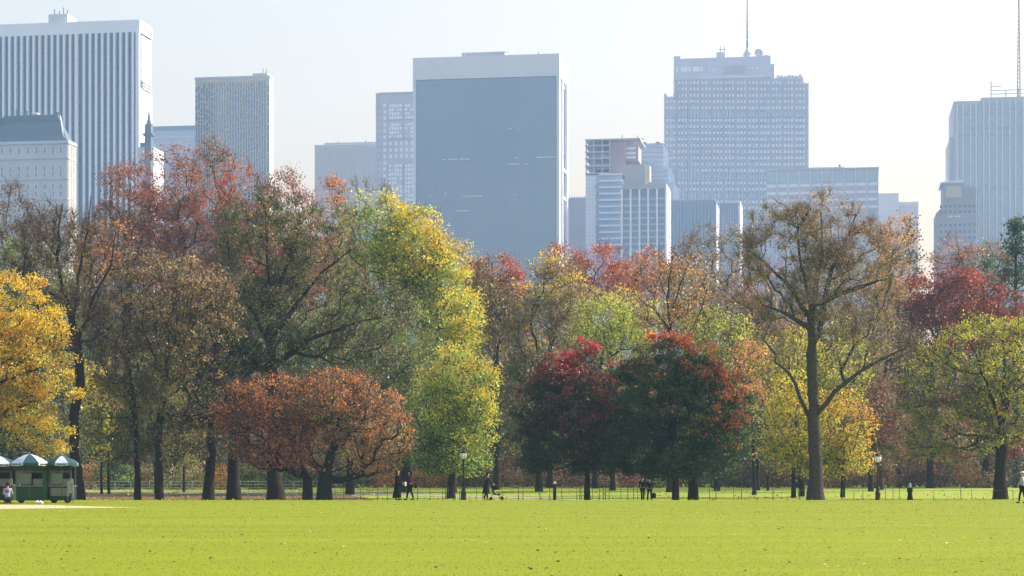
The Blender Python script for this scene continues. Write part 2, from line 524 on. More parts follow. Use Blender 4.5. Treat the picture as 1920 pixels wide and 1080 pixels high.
        hN = (P[:, 2]-zlo)/(zhi-zlo+.01)*2-1
        xN = np.clip((P[:, 0]-cxm)/(L[:, 3].max()*1.5), -1, 1)
        s = 0.75*hN + 0.45*(np.clip(q, 0, 1)*2-1) + 0.35*xN
        cl_noise = rng.normal(size=len(tips))*cn
        sc_ = s + cl_noise[per] + fl(P*0.8)*0.25
        names = [c for c in pal]
        base_c = np.array([COL[c[0]] for c in names]); wt = np.array([c[1] for c in names]); bi = np.array([c[2] if len(c) > 2 else 0. for c in names])
        W = wt[None, :]*np.exp(np.clip(sc_[:, None]*bi[None, :]*2.6, -9, 9))
        W = W/W.sum(1, keepdims=True); cum = W.cumsum(1)
        # the choice follows the cluster mostly, the single leaf a little
        u = (rng.uniform(0, 1, len(tips))[per]*0.4 + rng.uniform(0, 1, len(P))*0.6)
        pick = (u[:, None] > cum).sum(1).clip(0, len(names)-1)
        c = base_c[pick]
        c = c*(rng.uniform(0.65, 1.3, len(P))*rng.uniform(0.85, 1.15, len(tips))[per])[:, None]
        c = c*(1+rng.normal(size=c.shape)*0.06)
        c = np.clip(c, 0.005, 0.9)
        V, Fq = leaf_quads(rng, P, ls)
        cols = np.repeat(np.concatenate([c, np.ones((len(c), 1))], 1), 4, 0)
        mesh_np('crown' if not shrub else 'foliage', V-org, Fq, 4, M_LEAF, root, cols=cols)
        tree.count += len(P)
    return root
tree.count = 0
LAIK = 1.46

T = tree
# --- front row, just behind the lawn
T('elm_tree','tall elm with wide twiggy crown of thin brown leaves standing alone at the lawn edge','tree',148,1530,0.46,
  [(1475,455,85,88),(1550,440,88,88),(1625,500,85,85),(1450,545,65,60),(1600,600,75,60),(1540,520,90,80),(1665,470,50,60),(1425,470,48,62),(1475,630,62,50),(1610,655,70,48)],
  [('TN',1.6,.2),('GB',.8,0),('BR',.7,-.1),('RB',.12,.8),('OL',.9,-.4),('TN',1,0)],1.1,ls=.13,base=740,twigs=12,K=460,seed=1,bark=M_BARK_PALE,twig_mat=M_TWIG_PALE,minr=.011,
  limbs=[[(1530,938),(1529,860),(1527,780),(1524,720),(1522,640),(1520,570),(1500,500,-.5),(1492,430,-.5),(1470,390,-1)],
         [(1528,790),(1562,735,-1),(1600,700,-1.5),(1640,680,-1.5),(1690,655,-1.5)],[(1527,800),(1505,745,.8),(1485,700,1),(1455,675,1)],
         [(1523,660),(1548,590,.6),(1556,520,.6),(1590,450,1),(1610,400,1)],[(1521,600),(1480,530,1.2),(1430,480,1.5),(1405,460,1.5)],
         [(1552,560,.6),(1600,540,0),(1670,520,0)],[(1520,590),(1540,480,-1),(1535,400,-1)],[(1521,620),(1470,590,-1),(1425,575,-1)],
         [(1490,440,-.5),(1520,390,-.5)]])
T('crabapple_tree','low orange brown tree with many branches spreading over the two left hand walkers','tree',146,607,0.42,
  [(640,765,85,78),(715,825,62,66),(600,740,70,60),(680,790,85,80),(640,845,80,50),(700,862,60,32),(575,745,62,62)],[('OR',1.3,.25),('RB',.9,.2),('TN',1.1,-.1),('BR',.6,-.4),('LG',.25,-.5),('GY',.25,.3)],1.55,ls=.15,base=905,twigs=8,K=330,seed=2,gap=.8)
T('crabapple_tree','low red brown tree with slanting branches in front of the dark trunks on the left','tree',146.5,575,0.28,
  [(470,785,74,78),(545,755,80,72),(510,810,80,70),(440,810,48,66),(540,860,60,32)],[('RD',.6,.5),('OR',1.2,.2),('RB',.8,0),('BR',.8,-.4),('OL',.2,-.5)],1.45,ls=.15,base=900,twigs=8,K=330,seed=3,gap=.8)
T('maple_tree','round dense maple green below with an orange red top right of the crimson one','tree',148,1266,0.20,
  [(1262,705,88,92),(1190,760,72,85),(1325,735,68,82),(1240,835,120,66),(1310,835,95,62),(1262,760,135,90),(1200,860,75,40)],
  [('OR',.008,2.2),('RD',.024,2.2),('GR',.5,.1),('DG',2.6,-.5)],5.0,ls=.18,base=885,twigs=1,K=640,seed=4,deep=.95,cn=.12)
T('maple_tree','broad green maple with orange tinted outer leaves on the thick short trunk','tree',153,1299,0.30,
  [(1352,770,64,95),(1355,840,58,60),(1300,820,60,75)],[('OR',.002,2.3),('PK',.0015,2.3),('GR',.8,0),('DG',1.8,-.8)],4.8,ls=.18,base=850,twigs=1,K=280,seed=5)
T('maple_tree','dark maple with crimson leaves along its top and left side','tree',151,1101,0.17,
  [(1112,700,62,78),(1050,720,52,60),(1010,765,52,60),(1060,835,92,60),(1130,820,70,72),(995,845,42,48),(1080,770,80,90)],
  [('CR',.07,2.0),('RD',.02,2.0),('DR',1.2,0),('DG',1.7,-.8),('OL',.12,-.8)],4.4,ls=.18,base=885,twigs=1,K=600,seed=6,cn=.15)
T('golden_tree','bright golden yellow tree reaching in from the left edge above the food carts','tree',142,-70,0.4,
  [(20,575,85,78),(70,650,72,58),(-30,680,110,120),(112,720,55,42),(50,770,68,52),(70,815,70,40),(-60,560,90,90),(20,700,80,60)],
  [('GY',1.6,.5),('OR',.35,.2),('YG',.6,-.6),('OL',.4,-.9)],3.0,ls=.155,base=830,twigs=2,K=420,seed=7)
T('bare_tree','nearly bare dark tree with a forked trunk beside the food carts','tree',147,148,0.34,
  [(110,480,85,105),(175,500,70,110),(60,470,60,70),(130,610,90,60)],[('GB',1,0),('BR',.8,0),('OL',.4,-.4),('RB',.2,.5)],.42,ls=.16,base=660,twigs=11,K=300,seed=8,
  limbs=[[(146,938),(140,840),(139,780),(150,720),(148,660),(138,600)],[(150,660),(120,560,1),(95,480,1),(60,410,1)],[(139,600),(150,500,0),(165,420,0),(170,370)],[(148,640),(180,560,-1),(215,500,-1),(220,440,-1)],[(100,500,1),(108,430,.5),(112,380,.5)]])
T('oak_tree','slim dark trunked tree with thin brown olive leaves right of the bare forked one','tree',151,258,0.20,
  [(235,590,70,90),(250,690,75,80),(215,760,60,60),(260,500,50,40),(235,820,60,45)],[('BR',1,0),('TN',.8,.3),('OL',1,-.2),('GR',.5,-.6)],1.4,ls=.17,base=790,twigs=6,K=280,seed=9)
T('oak_tree','straight grey trunked tree with a domed brown crown left of centre in the left grove','tree',149,298,0.24,
  [(330,560,105,88),(300,640,90,90),(400,600,62,80),(340,720,80,70),(320,810,66,55)],[('TN',1,.5),('BR',1,0),('OL',1,-.3),('DG',.5,-.7)],1.5,ls=.16,base=780,twigs=8,K=360,seed=10)
T('oak_tree','dark trunked tree with grey green leaves standing left of the red brown low tree','tree',152,390,0.34,
  [(400,640,72,95),(390,720,70,75),(430,560,50,60),(385,815,62,50)],[('DG',1.4,-.2),('GB',.7,0),('OL',.6,.2),('BR',.5,0)],1.6,ls=.17,base=800,twigs=5,K=280,seed=11)
T('oak_tree','great dark tree with a massive trunk and dense branching grey green crown','tree',156,517,0.50,
  [(490,470,100,120),(590,560,105,115),(690,610,95,100),(600,450,80,70),(470,600,85,90),(520,420,60,70)],
  [('DG',1.8,-.3),('GB',1,.1),('OL',1.1,0),('BR',.5,.2),('GR',.5,-.1)],1.8,ls=.17,base=700,twigs=10,K=420,seed=12,
  limbs=[[(517,938),(514,850),(511,760),(508,690),(507,620),(505,540),(500,470),(500,400)],[(508,650),(470,580,1),(430,520,1),(410,460,1)],[(508,640),(560,570,-1),(610,510,-1),(660,470,-1)],
         [(509,690),(580,640,-1.5),(660,610,-1.5),(740,590,-1)],[(506,570),(540,490,.5),(560,430,.5),(570,390,.5)]])
T('oak_tree','short dark trunk half hidden by the red brown low tree, leafy green above','tree',154,438,0.42,
  [(450,700,70,70),(480,640,60,60)],[('GR',1,.2),('DG',1.2,-.3),('OL',.8,.2)],1.8,ls=.17,base=800,twigs=4,K=150,seed=13)
T('willow_tree','wide pale yellow green tree with drooping outer branches at the right edge','tree',160,1876,0.42,
  [(1765,715,82,88),(1840,675,92,86),(1925,690,100,110),(1725,785,58,62),(1800,810,110,58),(1720,835,55,36),(1900,790,80,60),(1985,760,80,90)],
  [('YG',1,.9),('GY',.3,.8),('OL',1.2,-.4),('GB',.7,-.5),('LG',.3,0)],1.5,ls=.16,base=840,twigs=9,K=500,seed=14,
  limbs=[[(1876,935),(1876,860),(1878,800),(1880,760)],[(1878,800),(1850,740,-1),(1830,680,-1),(1810,640,-1)],[(1879,790),(1900,730,1),(1940,690,1)],[(1878,810),(1820,770,1),(1770,750,1),(1720,760,1)],[(1880,760),(1885,690,0),(1880,630,0)]])
T('linden_tree','leafy lime green tree with yellow top above the middle lamp post','tree',165,845,0.26,
  [(865,720,68,85),(820,780,70,75),(850,830,66,55),(800,850,50,45),(880,790,55,60),(850,865,70,32)],[('GY',.3,1.2),('YG',1,.6),('LG',1.6,-.1),('GR',1.3,-.6)],3.2,ls=.165,base=885,twigs=2,K=360,seed=15)
# --- second row
T('linden_tree','very tall yellow green tree whose right side slopes down before the dark glass tower','tree',198,760,0.45,
  [(705,445,72,92),(770,480,72,92),(820,555,66,92),(845,620,56,72),(760,600,80,90),(700,560,80,90),(790,430,40,50),(870,600,45,60),(815,520,60,70)],
  [('GY',.40,1.1),('YG',1.0,.5),('LG',1.5,-.1),('OL',.9,-.3),('GR',1.1,-.4)],3.0,ls=.24,base=700,twigs=3,K=420,seed=16)
T('linden_tree','yellow leaved smaller tree leaning against the flank of the tall yellow green one','tree',192,850,0.25,
  [(862,590,42,62),(870,640,34,40),(830,660,60,50)],[('GY',.35,.8),('YG',1.2,.1),('LG',1.4,-.3),('GR',.4,-.5)],3,ls=.23,base=720,twigs=2,K=170,seed=17)
T('oak_tree','dull green tree filling the space behind the orange brown low tree','tree',184,655,0.30,
  [(620,670,100,100),(700,700,90,100),(760,640,60,80),(560,700,60,80),(640,800,110,70),(740,790,70,80)],[('DG',1,-.3),('GR',1,0),('OL',1,.1),('GB',.6,0),('LG',.4,.3)],2.3,ls=.21,base=800,twigs=5,K=300,seed=18)
T('yellow_tree','yellow green tree glowing behind the lone elm trunk, upper crown','tree',174,1503,0.2,
  [(1500,690,62,82),(1575,680,62,82),(1540,740,60,60),(1455,700,30,50)],[('YG',1.4,.3),('OL',.9,-.2),('GY',.5,.3),('LG',.6,-.2)],1.8,ls=.20,base=800,twigs=4,K=260,seed=19)
T('yellow_tree','low golden tree with orange patches left of the elm trunk','tree',168,1488,0.15,
  [(1485,800,58,66),(1465,850,40,44),(1510,850,45,46),(1490,740,45,50)],[('GY',1,.4),('YG',1.2,0),('OR',.2,.5),('OL',.5,-.6)],2.6,ls=.19,base=865,twigs=3,K=180,seed=20)
T('yellow_tree','low yellow and orange tree between the elm trunk and the right lamp post','tree',170,1580,0.15,
  [(1580,800,60,76),(1600,845,42,48),(1560,855,45,42)],[('GY',.9,.2),('YG',1,0),('OR',.45,.7),('OL',.5,-.6)],2.6,ls=.19,base=865,twigs=3,K=180,seed=21)
T('maple_tree','small orange pink tree glowing at the right shoulder of the round maple','tree',182,1415,0.14,
  [(1410,690,40,62),(1395,740,40,55),(1425,760,25,40)],[('PK',.6,.4),('OR',.4,.4),('TN',1.2,-.2),('LG',.9,-.5),('OL',.5,0)],1.5,ls=.21,base=820,twigs=3,K=130,seed=22)
T('oak_tree','yellow green tree seen above the gap between the two maples','tree',206,1150,0.22,
  [(1130,610,68,66),(1205,610,55,52),(1170,660,60,50)],[('YG',1.3,.4),('LG',.8,0),('OL',1,-.3),('GR',.5,-.6)],2.1,ls=.25,base=720,twigs=3,K=180,seed=23)
T('oak_tree','yellow green tree above the right shoulder of the round maple','tree',205,1345,0.22,
  [(1345,640,78,66),(1400,680,55,60),(1300,600,40,40)],[('YG',1.2,.4),('LG',.5,0),('OL',1.2,-.3),('TN',.4,.1)],1.7,ls=.25,base=740,twigs=5,K=180,seed=24)
T('oak_tree','dark limbed sparse tan tree rising over the orange red maple top','tree',196,1256,0.26,
  [(1235,540,55,72),(1290,530,50,70),(1255,600,70,40)],[('TN',1,.2),('OR',.5,.3),('BR',1,-.1),('OL',.4,-.5)],.65,ls=.22,base=640,twigs=7,K=130,seed=25,
  limbs=[[(1256,925),(1258,800),(1256,700),(1257,610),(1250,560),(1235,520),(1220,500)],[(1257,600),(1270,550),(1288,500),(1300,480)],[(1257,620),(1225,580),(1200,560)],[(1252,560),(1258,510),(1262,480)]])
T('oak_tree','tall brown olive tree left of the crimson maple','tree',200,1010,0.28,
  [(1010,640,72,95),(975,720,60,80),(1040,560,60,70)],[('OL',1.2,0),('BR',.9,.1),('GB',.8,0),('GR',.7,-.4)],2.1,ls=.25,base=780,twigs=4,K=240,seed=26)
T('oak_tree','dusky brown green tree just right of the lime green tree','tree',212,930,0.30,
  [(925,660,62,120),(940,780,55,70),(905,560,38,60)],[('OL',1,0),('DG',.9,-.3),('BR',1.1,.1),('GB',.9,0)],2.1,ls=.26,base=820,twigs=4,K=240,seed=27)
T('oak_tree','sparse red brown tree left of the lone elm crown','tree',208,1418,0.26,
  [(1410,580,58,95),(1450,640,50,70)],[('BR',1,0),('OR',.35,.3),('RB',.6,.2),('GB',1,0)],.75,ls=.22,base=720,twigs=8,K=160,seed=28)
T('oak_tree','dull brown twiggy tree right of the lone elm at mid height','tree',212,1650,0.26,
  [(1650,630,56,80),(1690,660,50,60)],[('GB',1,0),('BR',1,0),('OL',.5,.2),('DR',.4,-.2)],1.1,ls=.23,base=780,twigs=7,K=160,seed=29)
T('oak_tree','dark maroon tree low down between the elm and the wide pale tree','tree',200,1632,0.2,
  [(1630,740,50,66),(1655,800,50,50)],[('DR',1.2,0),('BR',1,.1),('GB',.8,.1)],1.6,ls=.23,base=840,twigs=5,K=140,seed=30)
# --- third row
T('sweetgum_tree','thin red and grey tree leftmost of the three tall red crowns','tree',226,236,0.30,
  [(240,395,66,105),(205,450,45,70),(265,480,60,80)],[('RD',.6,.4),('RB',1.1,.2),('BR',.7,-.2),('GB',.9,-.1)],1.8,ls=.24,base=560,twigs=8,K=220,seed=31)
T('sweetgum_tree','tallest red crowned tree beneath the pale textured tower','tree',230,330,0.34,
  [(325,370,66,115),(350,470,80,100),(300,440,60,80)],[('RD',.8,.4),('RB',1.1,.2),('GB',.5,.1),('BR',.8,-.3),('GB',.5,-.1)],2.1,ls=.24,base=560,twigs=8,K=240,seed=32)
T('bare_tree','thin grey brown tree top standing up before the textured tower','tree',238,398,0.26,
  [(398,370,48,112),(410,470,60,90)],[('GB',1,0),('RB',.7,.2),('BR',.9,0)],1.5,ls=.23,base=520,twigs=10,K=170,seed=33)
T('sweetgum_tree','orange red tree right of the thin grey brown tree top','tree',228,462,0.28,
  [(455,395,55,92),(480,470,65,80),(430,350,35,50)],[('OR',.35,.4),('RD',.9,.3),('RB',.9,-.1),('GB',.4,0),('BR',.5,-.2)],1.7,ls=.24,base=560,twigs=7,K=180,seed=34)
T('sweetgum_tree','brown twiggy tree with reddish tips left of the low grey slab building','tree',232,545,0.28,
  [(540,415,62,100),(560,500,65,80)],[('BR',1.1,-.1),('RB',.9,.3),('RD',.3,.6),('GB',.9,-.1)],1.8,ls=.24,base=560,twigs=9,K=220,seed=35)
T('sweetgum_tree','narrow orange brown tree in front of the low grey slab building','tree',224,622,0.24,
  [(622,420,42,95),(640,500,50,80)],[('OR',.6,.3),('RB',1.1,0),('BR',.8,-.2)],1.4,ls=.24,base=560,twigs=5,K=150,seed=36)
T('bare_tree','bare grey branches fanning up behind the tall yellow green tree','tree',250,690,0.28,
  [(685,420,75,104),(740,440,45,70)],[('GB',1,0)],.06,ls=.24,base=520,twigs=14,K=170,seed=37,twig_mat=M_TWIG_PALE,bark=M_BARK_PALE)
T('bare_tree','hazy bare branches at the far left under the green roofed hotel','tree',236,20,0.26,
  [(15,440,62,98),(70,450,50,80)],[('GB',1,0),('BR',1,0),('RB',.4,0)],1.1,ls=.23,base=560,twigs=10,K=170,seed=38)
T('oak_tree','olive green tree between the golden tree and the bare forked one','tree',205,62,0.26,
  [(50,500,62,60),(80,560,66,70),(20,600,60,80)],[('OL',1.2,0),('GR',.8,0),('BR',.6,.1),('YG',.2,.4)],2.0,ls=.24,base=700,twigs=4,K=190,seed=39)
T('maple_tree','orange tree patch glowing behind the branches of the bare forked tree','tree',222,205,0.22,
  [(205,450,50,42),(175,500,60,50)],[('OR',1,.3),('RB',.9,0),('BR',.8,-.3)],1.5,ls=.25,base=600,twigs=4,K=130,seed=40)
T('oak_tree','yellow brown feathery tree sloping down in front of the dark glass tower','tree',252,865,0.28,
  [(845,525,66,78),(905,540,48,78),(800,500,40,70)],[('YG',.8,.3),('TN',1.1,.1),('GY',.6,.3),('OL',.9,-.3)],1.9,ls=.27,base=640,twigs=5,K=190,seed=41)
T('maple_tree','dark tree with a thin bright red top before the foot of the glass tower','tree',234,930,0.28,
  [(928,535,58,66),(900,590,50,60),(960,580,45,60)],[('RD',.03,2.2),('OR',.008,2.2),('DR',.5,0),('BR',1.2,-.3)],2.9,ls=.27,base=680,twigs=2,K=170,seed=42)
T('oak_tree','yellow tan tree rising left of the long red arc of leaves','tree',228,1030,0.28,
  [(1025,540,52,72),(1070,560,48,60),(1000,600,45,70)],[('TN',1,.1),('GY',.7,.4),('OL',1,-.3),('BR',.5,-.1)],2.0,ls=.26,base=680,twigs=4,K=190,seed=43)
T('maple_tree','broad red arched crown below the tower with open floors','tree',262,1090,0.30,
  [(1060,505,52,58),(1120,510,58,62),(1170,530,45,52)],[('RD',1,.8),('OR',.8,.6),('GB',.9,-.6),('RB',.8,-.2)],1.7,ls=.28,base=640,twigs=6,K=190,seed=44)
T('maple_tree','pair topped orange red tree under the building with tall arched bays','tree',255,1215,0.24,
  [(1215,515,42,52),(1190,560,50,55),(1245,540,35,55)],[('RD',.9,.5),('OR',.9,.4),('TN',.5,-.4),('BR',.8,-.4)],1.5,ls=.27,base=640,twigs=5,K=140,seed=45)
T('oak_tree','tan and olive tree in the middle below the red arched crown','tree',224,1115,0.26,
  [(1100,600,52,66),(1160,590,48,55)],[('TN',1,.2),('OL',1,-.1),('GY',.5,.3),('GR',.4,-.5)],1.9,ls=.26,base=720,twigs=4,K=160,seed=46)
T('bare_tree','lilac grey bare tree below the dark wedge topped block','tree',264,1312,0.28,
  [(1312,500,52,92),(1290,560,50,80)],[('GB',1,0),('BR',.5,0)],1.1,ls=.24,base=600,twigs=13,K=160,seed=47,twig_mat=M_TWIG_PALE,bark=M_BARK_PALE)
T('bare_tree','grey bare tree between the wedge topped block and the lone elm','tree',252,1372,0.28,
  [(1370,520,52,98),(1345,580,60,70)],[('GB',1,0),('TN',.6,0)],1.3,ls=.24,base=600,twigs=12,K=170,seed=48,twig_mat=M_TWIG_PALE,bark=M_BARK_PALE)
T('maple_tree','small orange tree glimpsed through the lower left of the elm crown','tree',232,1497,0.2,
  [(1495,610,45,52),(1470,660,40,50)],[('OR',1,.2),('PK',.5,.3),('BR',.9,-.2)],1.4,ls=.25,base=700,twigs=4,K=110,seed=49)
T('oak_tree','orange tan tree at the right shoulder of the lone elm','tree',236,1685,0.26,
  [(1682,480,42,76),(1660,540,45,60),(1700,540,30,50)],[('TN',1,.1),('OR',.8,.3),('GY',.4,.3),('OL',.7,-.4)],1.6,ls=.26,base=640,twigs=5,K=150,seed=50)
T('pine_tree','dark pointed evergreen top to the right of the orange tan tree','tree',246,1712,0.2,
  [(1708,520,36,112)],[('CG',1,0),('DG',1,0)],1.3,ls=.3,base=640,twigs=3,K=110,seed=51,conifer=True)
T('oak_tree','wide deep red oak crown, left half, behind the wide pale tree','tree',226,1745,0.34,
  [(1725,560,56,58),(1780,560,62,64),(1750,620,80,60)],[('RD',.05,1.0),('DR',1.7,0),('BR',.3,-.4)],3.0,ls=.26,base=700,twigs=2,K=200,seed=52)
T('oak_tree','wide deep red oak crown, right half, running under the evergreen','tree',229,1850,0.34,
  [(1830,560,60,55),(1885,580,50,48),(1850,620,80,50)],[('RD',.04,1.0),('DR',1.7,0),('BR',.3,-.4)],3.0,ls=.26,base=700,twigs=2,K=190,seed=53)
T('maple_tree','hazy salmon brown tree below the ribbed tower at the right','tree',280,1790,0.24,
  [(1785,490,42,52),(1820,510,40,50)],[('PK',.5,.2),('RB',1.1,.1),('GB',.8,0)],1.4,ls=.28,base=600,twigs=6,K=130,seed=54)
T('maple_tree','hazy brown pink tree between the salmon tree and the evergreen','tree',284,1858,0.24,
  [(1850,495,45,46),(1885,510,35,40)],[('RB',1,.1),('GB',1,0),('TN',.5,0)],1.4,ls=.28,base=600,twigs=6,K=130,seed=55)
T('pine_tree','tall blue green evergreen with a ragged top at the right edge','tree',236,1906,0.3,
  [(1906,520,62,108)],[('CG',1.2,0),('DG',.8,0),('GR',.3,.3)],2.2,ls=.3,base=660,twigs=2,K=190,seed=56,conifer=True)
T('pine_tree','small blue green evergreen left of the tall ragged one','tree',244,1852,0.2,
  [(1850,540,50,66)],[('CG',1.1,0),('GR',.6,.3)],1.9,ls=.3,base=640,twigs=2,K=120,seed=57,conifer=True)
T('oak_tree','olive and tan tree low behind the lilac grey bare tree','tree',240,1295,0.26,
  [(1290,580,58,95),(1320,640,60,80)],[('OL',1.2,.1),('TN',.8,.2),('GB',.8,0),('BR',.6,0)],1.9,ls=.29,base=740,twigs=5,seed=71)
T('oak_tree','brown tree filling the gap below the grey bare tree by the elm','tree',241,1405,0.26,
  [(1395,610,55,90),(1430,660,55,80)],[('BR',1.2,.1),('RB',.5,.2),('GB',.8,0),('OL',.8,-.2)],1.9,ls=.29,base=740,twigs=5,seed=72)
T('oak_tree','mixed brown and olive tree directly behind the elm trunk fork','tree',246,1550,0.26,
  [(1545,600,62,90),(1590,660,60,80)],[('OL',1.2,0),('BR',1,.1),('TN',.7,.2)],1.8,ls=.29,base=740,twigs=5,seed=73)
T('oak_tree','dull grey brown tree behind the right side of the elm crown','tree',250,1640,0.26,
  [(1630,560,55,80),(1660,640,60,90)],[('GB',1.1,0),('BR',1,.1),('OL',.6,0)],1.8,ls=.29,base=740,twigs=6,seed=74)
T('oak_tree','grey olive tree behind the bare forked tree on the left','tree',250,110,0.28,
  [(110,500,70,90),(150,600,70,110)],[('GB',1,0),('OL',1,0),('BR',1,.1)],1.8,ls=.29,base=700,twigs=6,seed=75)
T('oak_tree','grey brown tree deep in the left grove behind the great dark tree','tree',252,560,0.3,
  [(560,520,85,95),(620,560,70,100),(480,560,70,90)],[('GB',1,0),('BR',1,.1),('OL',1,0),('DG',.4,0)],2.0,ls=.3,base=700,twigs=5,seed=76)
T('oak_tree','rusty brown tree deep in the left grove below the tallest red crown','tree',254,330,0.3,
  [(320,540,90,90),(230,580,80,100),(400,570,70,90)],[('BR',1.2,0),('RB',.7,.2),('OL',.9,0),('GB',.5,0)],2.0,ls=.3,base=700,twigs=5,seed=77)
# --- under and between the left trunks
T('understory_tree','leafy green young tree catching light behind the trunk of the slim brown tree','tree',188,205,0.10,
  [(200,840,50,50),(225,800,55,50),(180,790,45,45)],[('LG',1,.2),('GR',1.1,-.3),('OL',.8,0),('GY',.3,.5)],1.5,ls=.24,base=890,twigs=4,K=120,seed=58)
T('understory_tree','golden leaved young tree right of the food carts','tree',186,192,0.09,
  [(185,765,38,30),(160,720,45,45)],[('GY',1,.3),('YG',.7,0),('OL',.6,-.4)],1.6,ls=.22,base=860,twigs=3,K=90,seed=59)
T('understory_tree','mottled orange and green young tree between the two straight trunks and the dark one','tree',196,345,0.10,
  [(345,830,40,52),(330,770,55,50),(370,860,30,30)],[('OR',.6,.3),('LG',.8,0),('TN',.8,0),('OL',.7,-.3)],1.5,ls=.23,base=895,twigs=3,K=120,seed=60)
T('understory_tree','dark green young tree hanging over the food carts','tree',160,40,0.12,
  [(30,800,70,50),(90,820,50,40),(-30,800,60,60)],[('DG',1,-.2),('OL',1,.2),('GR',.6,0),('TN',.3,.3)],1.9,ls=.19,base=880,twigs=3,K=170,seed=61)
T('understory_tree','olive young tree filling the gap left of the wide dark trunk','tree',192,290,0.10,
  [(270,760,60,66),(285,700,50,60)],[('OL',1,0),('GR',.9,-.1),('TN',.5,.2),('YG',.3,.4)],1.5,ls=.23,base=860,twigs=4,K=130,seed=62)
T('understory_tree','small dark tree seen low between the round maple and the elm','tree',205,1440,0.1,
  [(1440,780,32,52),(1425,830,35,40)],[('DR',1,0),('BR',1,0),('GB',.8,0),('GR',.3,0)],1.5,ls=.24,base=880,twigs=4,K=90,seed=63)

# --- shrubs in front of the far wood
SH = [ # px, d, half width px, top row, palette, label
 (215,214,36,872,[('LG',1,.2),('GR',1,-.3)],'pale green bush left of the slim brown tree trunk'),
 (170,216,26,868,[('OR',.8,.2),('TN',1,0),('PK',.5,0)],'salmon coloured bush at the right side of the food carts'),
 (278,216,26,878,[('LG',.6,0),('TN',1,.2),('OL',.8,0)],'olive bush between the slim and the straight trunk'),
 (345,214,40,880,[('TN',1,.3),('OL',1,0),('LG',.5,.2)],'straw coloured bush behind the left rail fence'),
 (412,212,22,876,[('OR',1.3,.3),('GY',.7,.2)],'bright orange bush seen between two dark trunks'),
 (475,214,34,874,[('GR',1,0),('OL',1,0),('LG',.4,.3)],'green bush between the short dark trunk and the massive one'),
 (545,216,26,880,[('OL',1,0),('GR',1,0)],'dark green bush between the massive trunk and the twin low trunks'),
 (655,228,34,890,[('GR',1,0),('DG',.6,0),('OL',.6,0)],'small dull green bush right of the twin low trunks'),
 (704,230,34,872,[('OR',1,.2),('RB',1,0),('TN',.5,.2)],'orange bush left of the walker in the long coat'),
 (798,231,38,876,[('RB',1,0),('OR',.9,.2),('PK',.5,.2)],'reddish bush right of the walking pair'),
 (850,233,36,868,[('GB',1,0),('BR',1,0),('RB',.5,.1)],'grey brown bush just left of the middle lamp post'),
 (905,232,36,862,[('GB',1,0),('BR',1,0),('TN',.5,.1)],'grey brown bush behind the pushchair'),
 (965,230,36,878,[('RB',.7,0),('TN',1,.2),('PK',.4,.2)],'tan reddish bush left of the crimson maple trunk'),
 (1022,231,36,880,[('TN',1,.2),('PK',.8,.1),('BR',.7,0)],'pinkish tan bush behind the short dark post'),
 (1072,233,32,882,[('RB',1,.1),('PK',.6,.1),('BR',.8,0)],'dull red bush just left of the crimson maple trunk'),
 (1130,230,34,884,[('TN',1,.2),('BR',1,0)],'brown bush just right of the crimson maple trunk'),
 (1182,232,28,884,[('CR',.8,.2),('PK',.9,.1),('BR',.6,0)],'rosy bush left of the two standing people'),
 (1236,226,22,878,[('YG',1,.3),('LG',1.1,0)],'fresh lime bush right of the two standing people'),
 (1250,234,22,878,[('OR',1.2,.2),('PK',1,.1)],'bright orange bush left of the round maple trunk'),
 (1335,230,36,872,[('LG',1,.2),('GR',1,0),('GB',.6,0)],'green speckled bush right of the thick short trunk'),
 (1395,231,38,872,[('GB',1,0),('BR',1,0),('PK',.2,.3)],'lilac brown bush below the round maple, right side'),
 (1460,232,40,868,[('GB',1,0),('BR',1,0),('DR',.7,0)],'purplish brown bush left of the elm trunk'),
 (1575,231,46,878,[('RB',1,.1),('PK',.5,.2),('BR',.8,0)],'red brown bush right of the elm trunk'),
 (1640,230,36,876,[('RB',1,.1),('TN',.8,.2),('OR',.3,.3)],'rusty bush behind the right lamp post'),
 (1700,234,50,846,[('GB',1,0),('DR',.7,0),('PK',.35,.3)],'large mauve brown bush behind the small hooded figure'),
 (1762,236,38,858,[('GB',1,0),('BR',1,0),('DG',.7,0)],'dark grey bush right of the small hooded figure'),
 (1812,228,22,862,[('OR',.7,.2),('TN',1.2,.3)],'upright tan bush in front of the dark wood on the right'),
 (1848,229,30,884,[('RB',.8,0),('TN',1,.2),('GB',.6,0)],'low reddish tan bush left of the wide pale tree trunk'),
 (1905,232,34,870,[('DG',1,0),('GB',.9,0)],'dark bush behind the walker at the right edge'),
]
for i, (px, d, hw, top, pal, lab) in enumerate(SH):
    top -= 8; hw *= 1.12
    bot = HY + (EYE-gh(0, d))*F/d
    cy = (top+bot)/2+2
    T('shrub', lab, 'shrub', d, px, 0.07, [(px, cy, hw, (bot-top)/2+1), (px-hw*.4, cy+5, hw*.6, (bot-top)/2-5), (px+hw*.5, cy+4, hw*.6, (bot-top)/2-4)], pal,
      lai=2.0, ls=.21, base=bot-4, twigs=5, K=60, seed=200+i, shrub=True, group='shrubs along the far edge of the grass', flare=0, spread=.6, skirt=False)

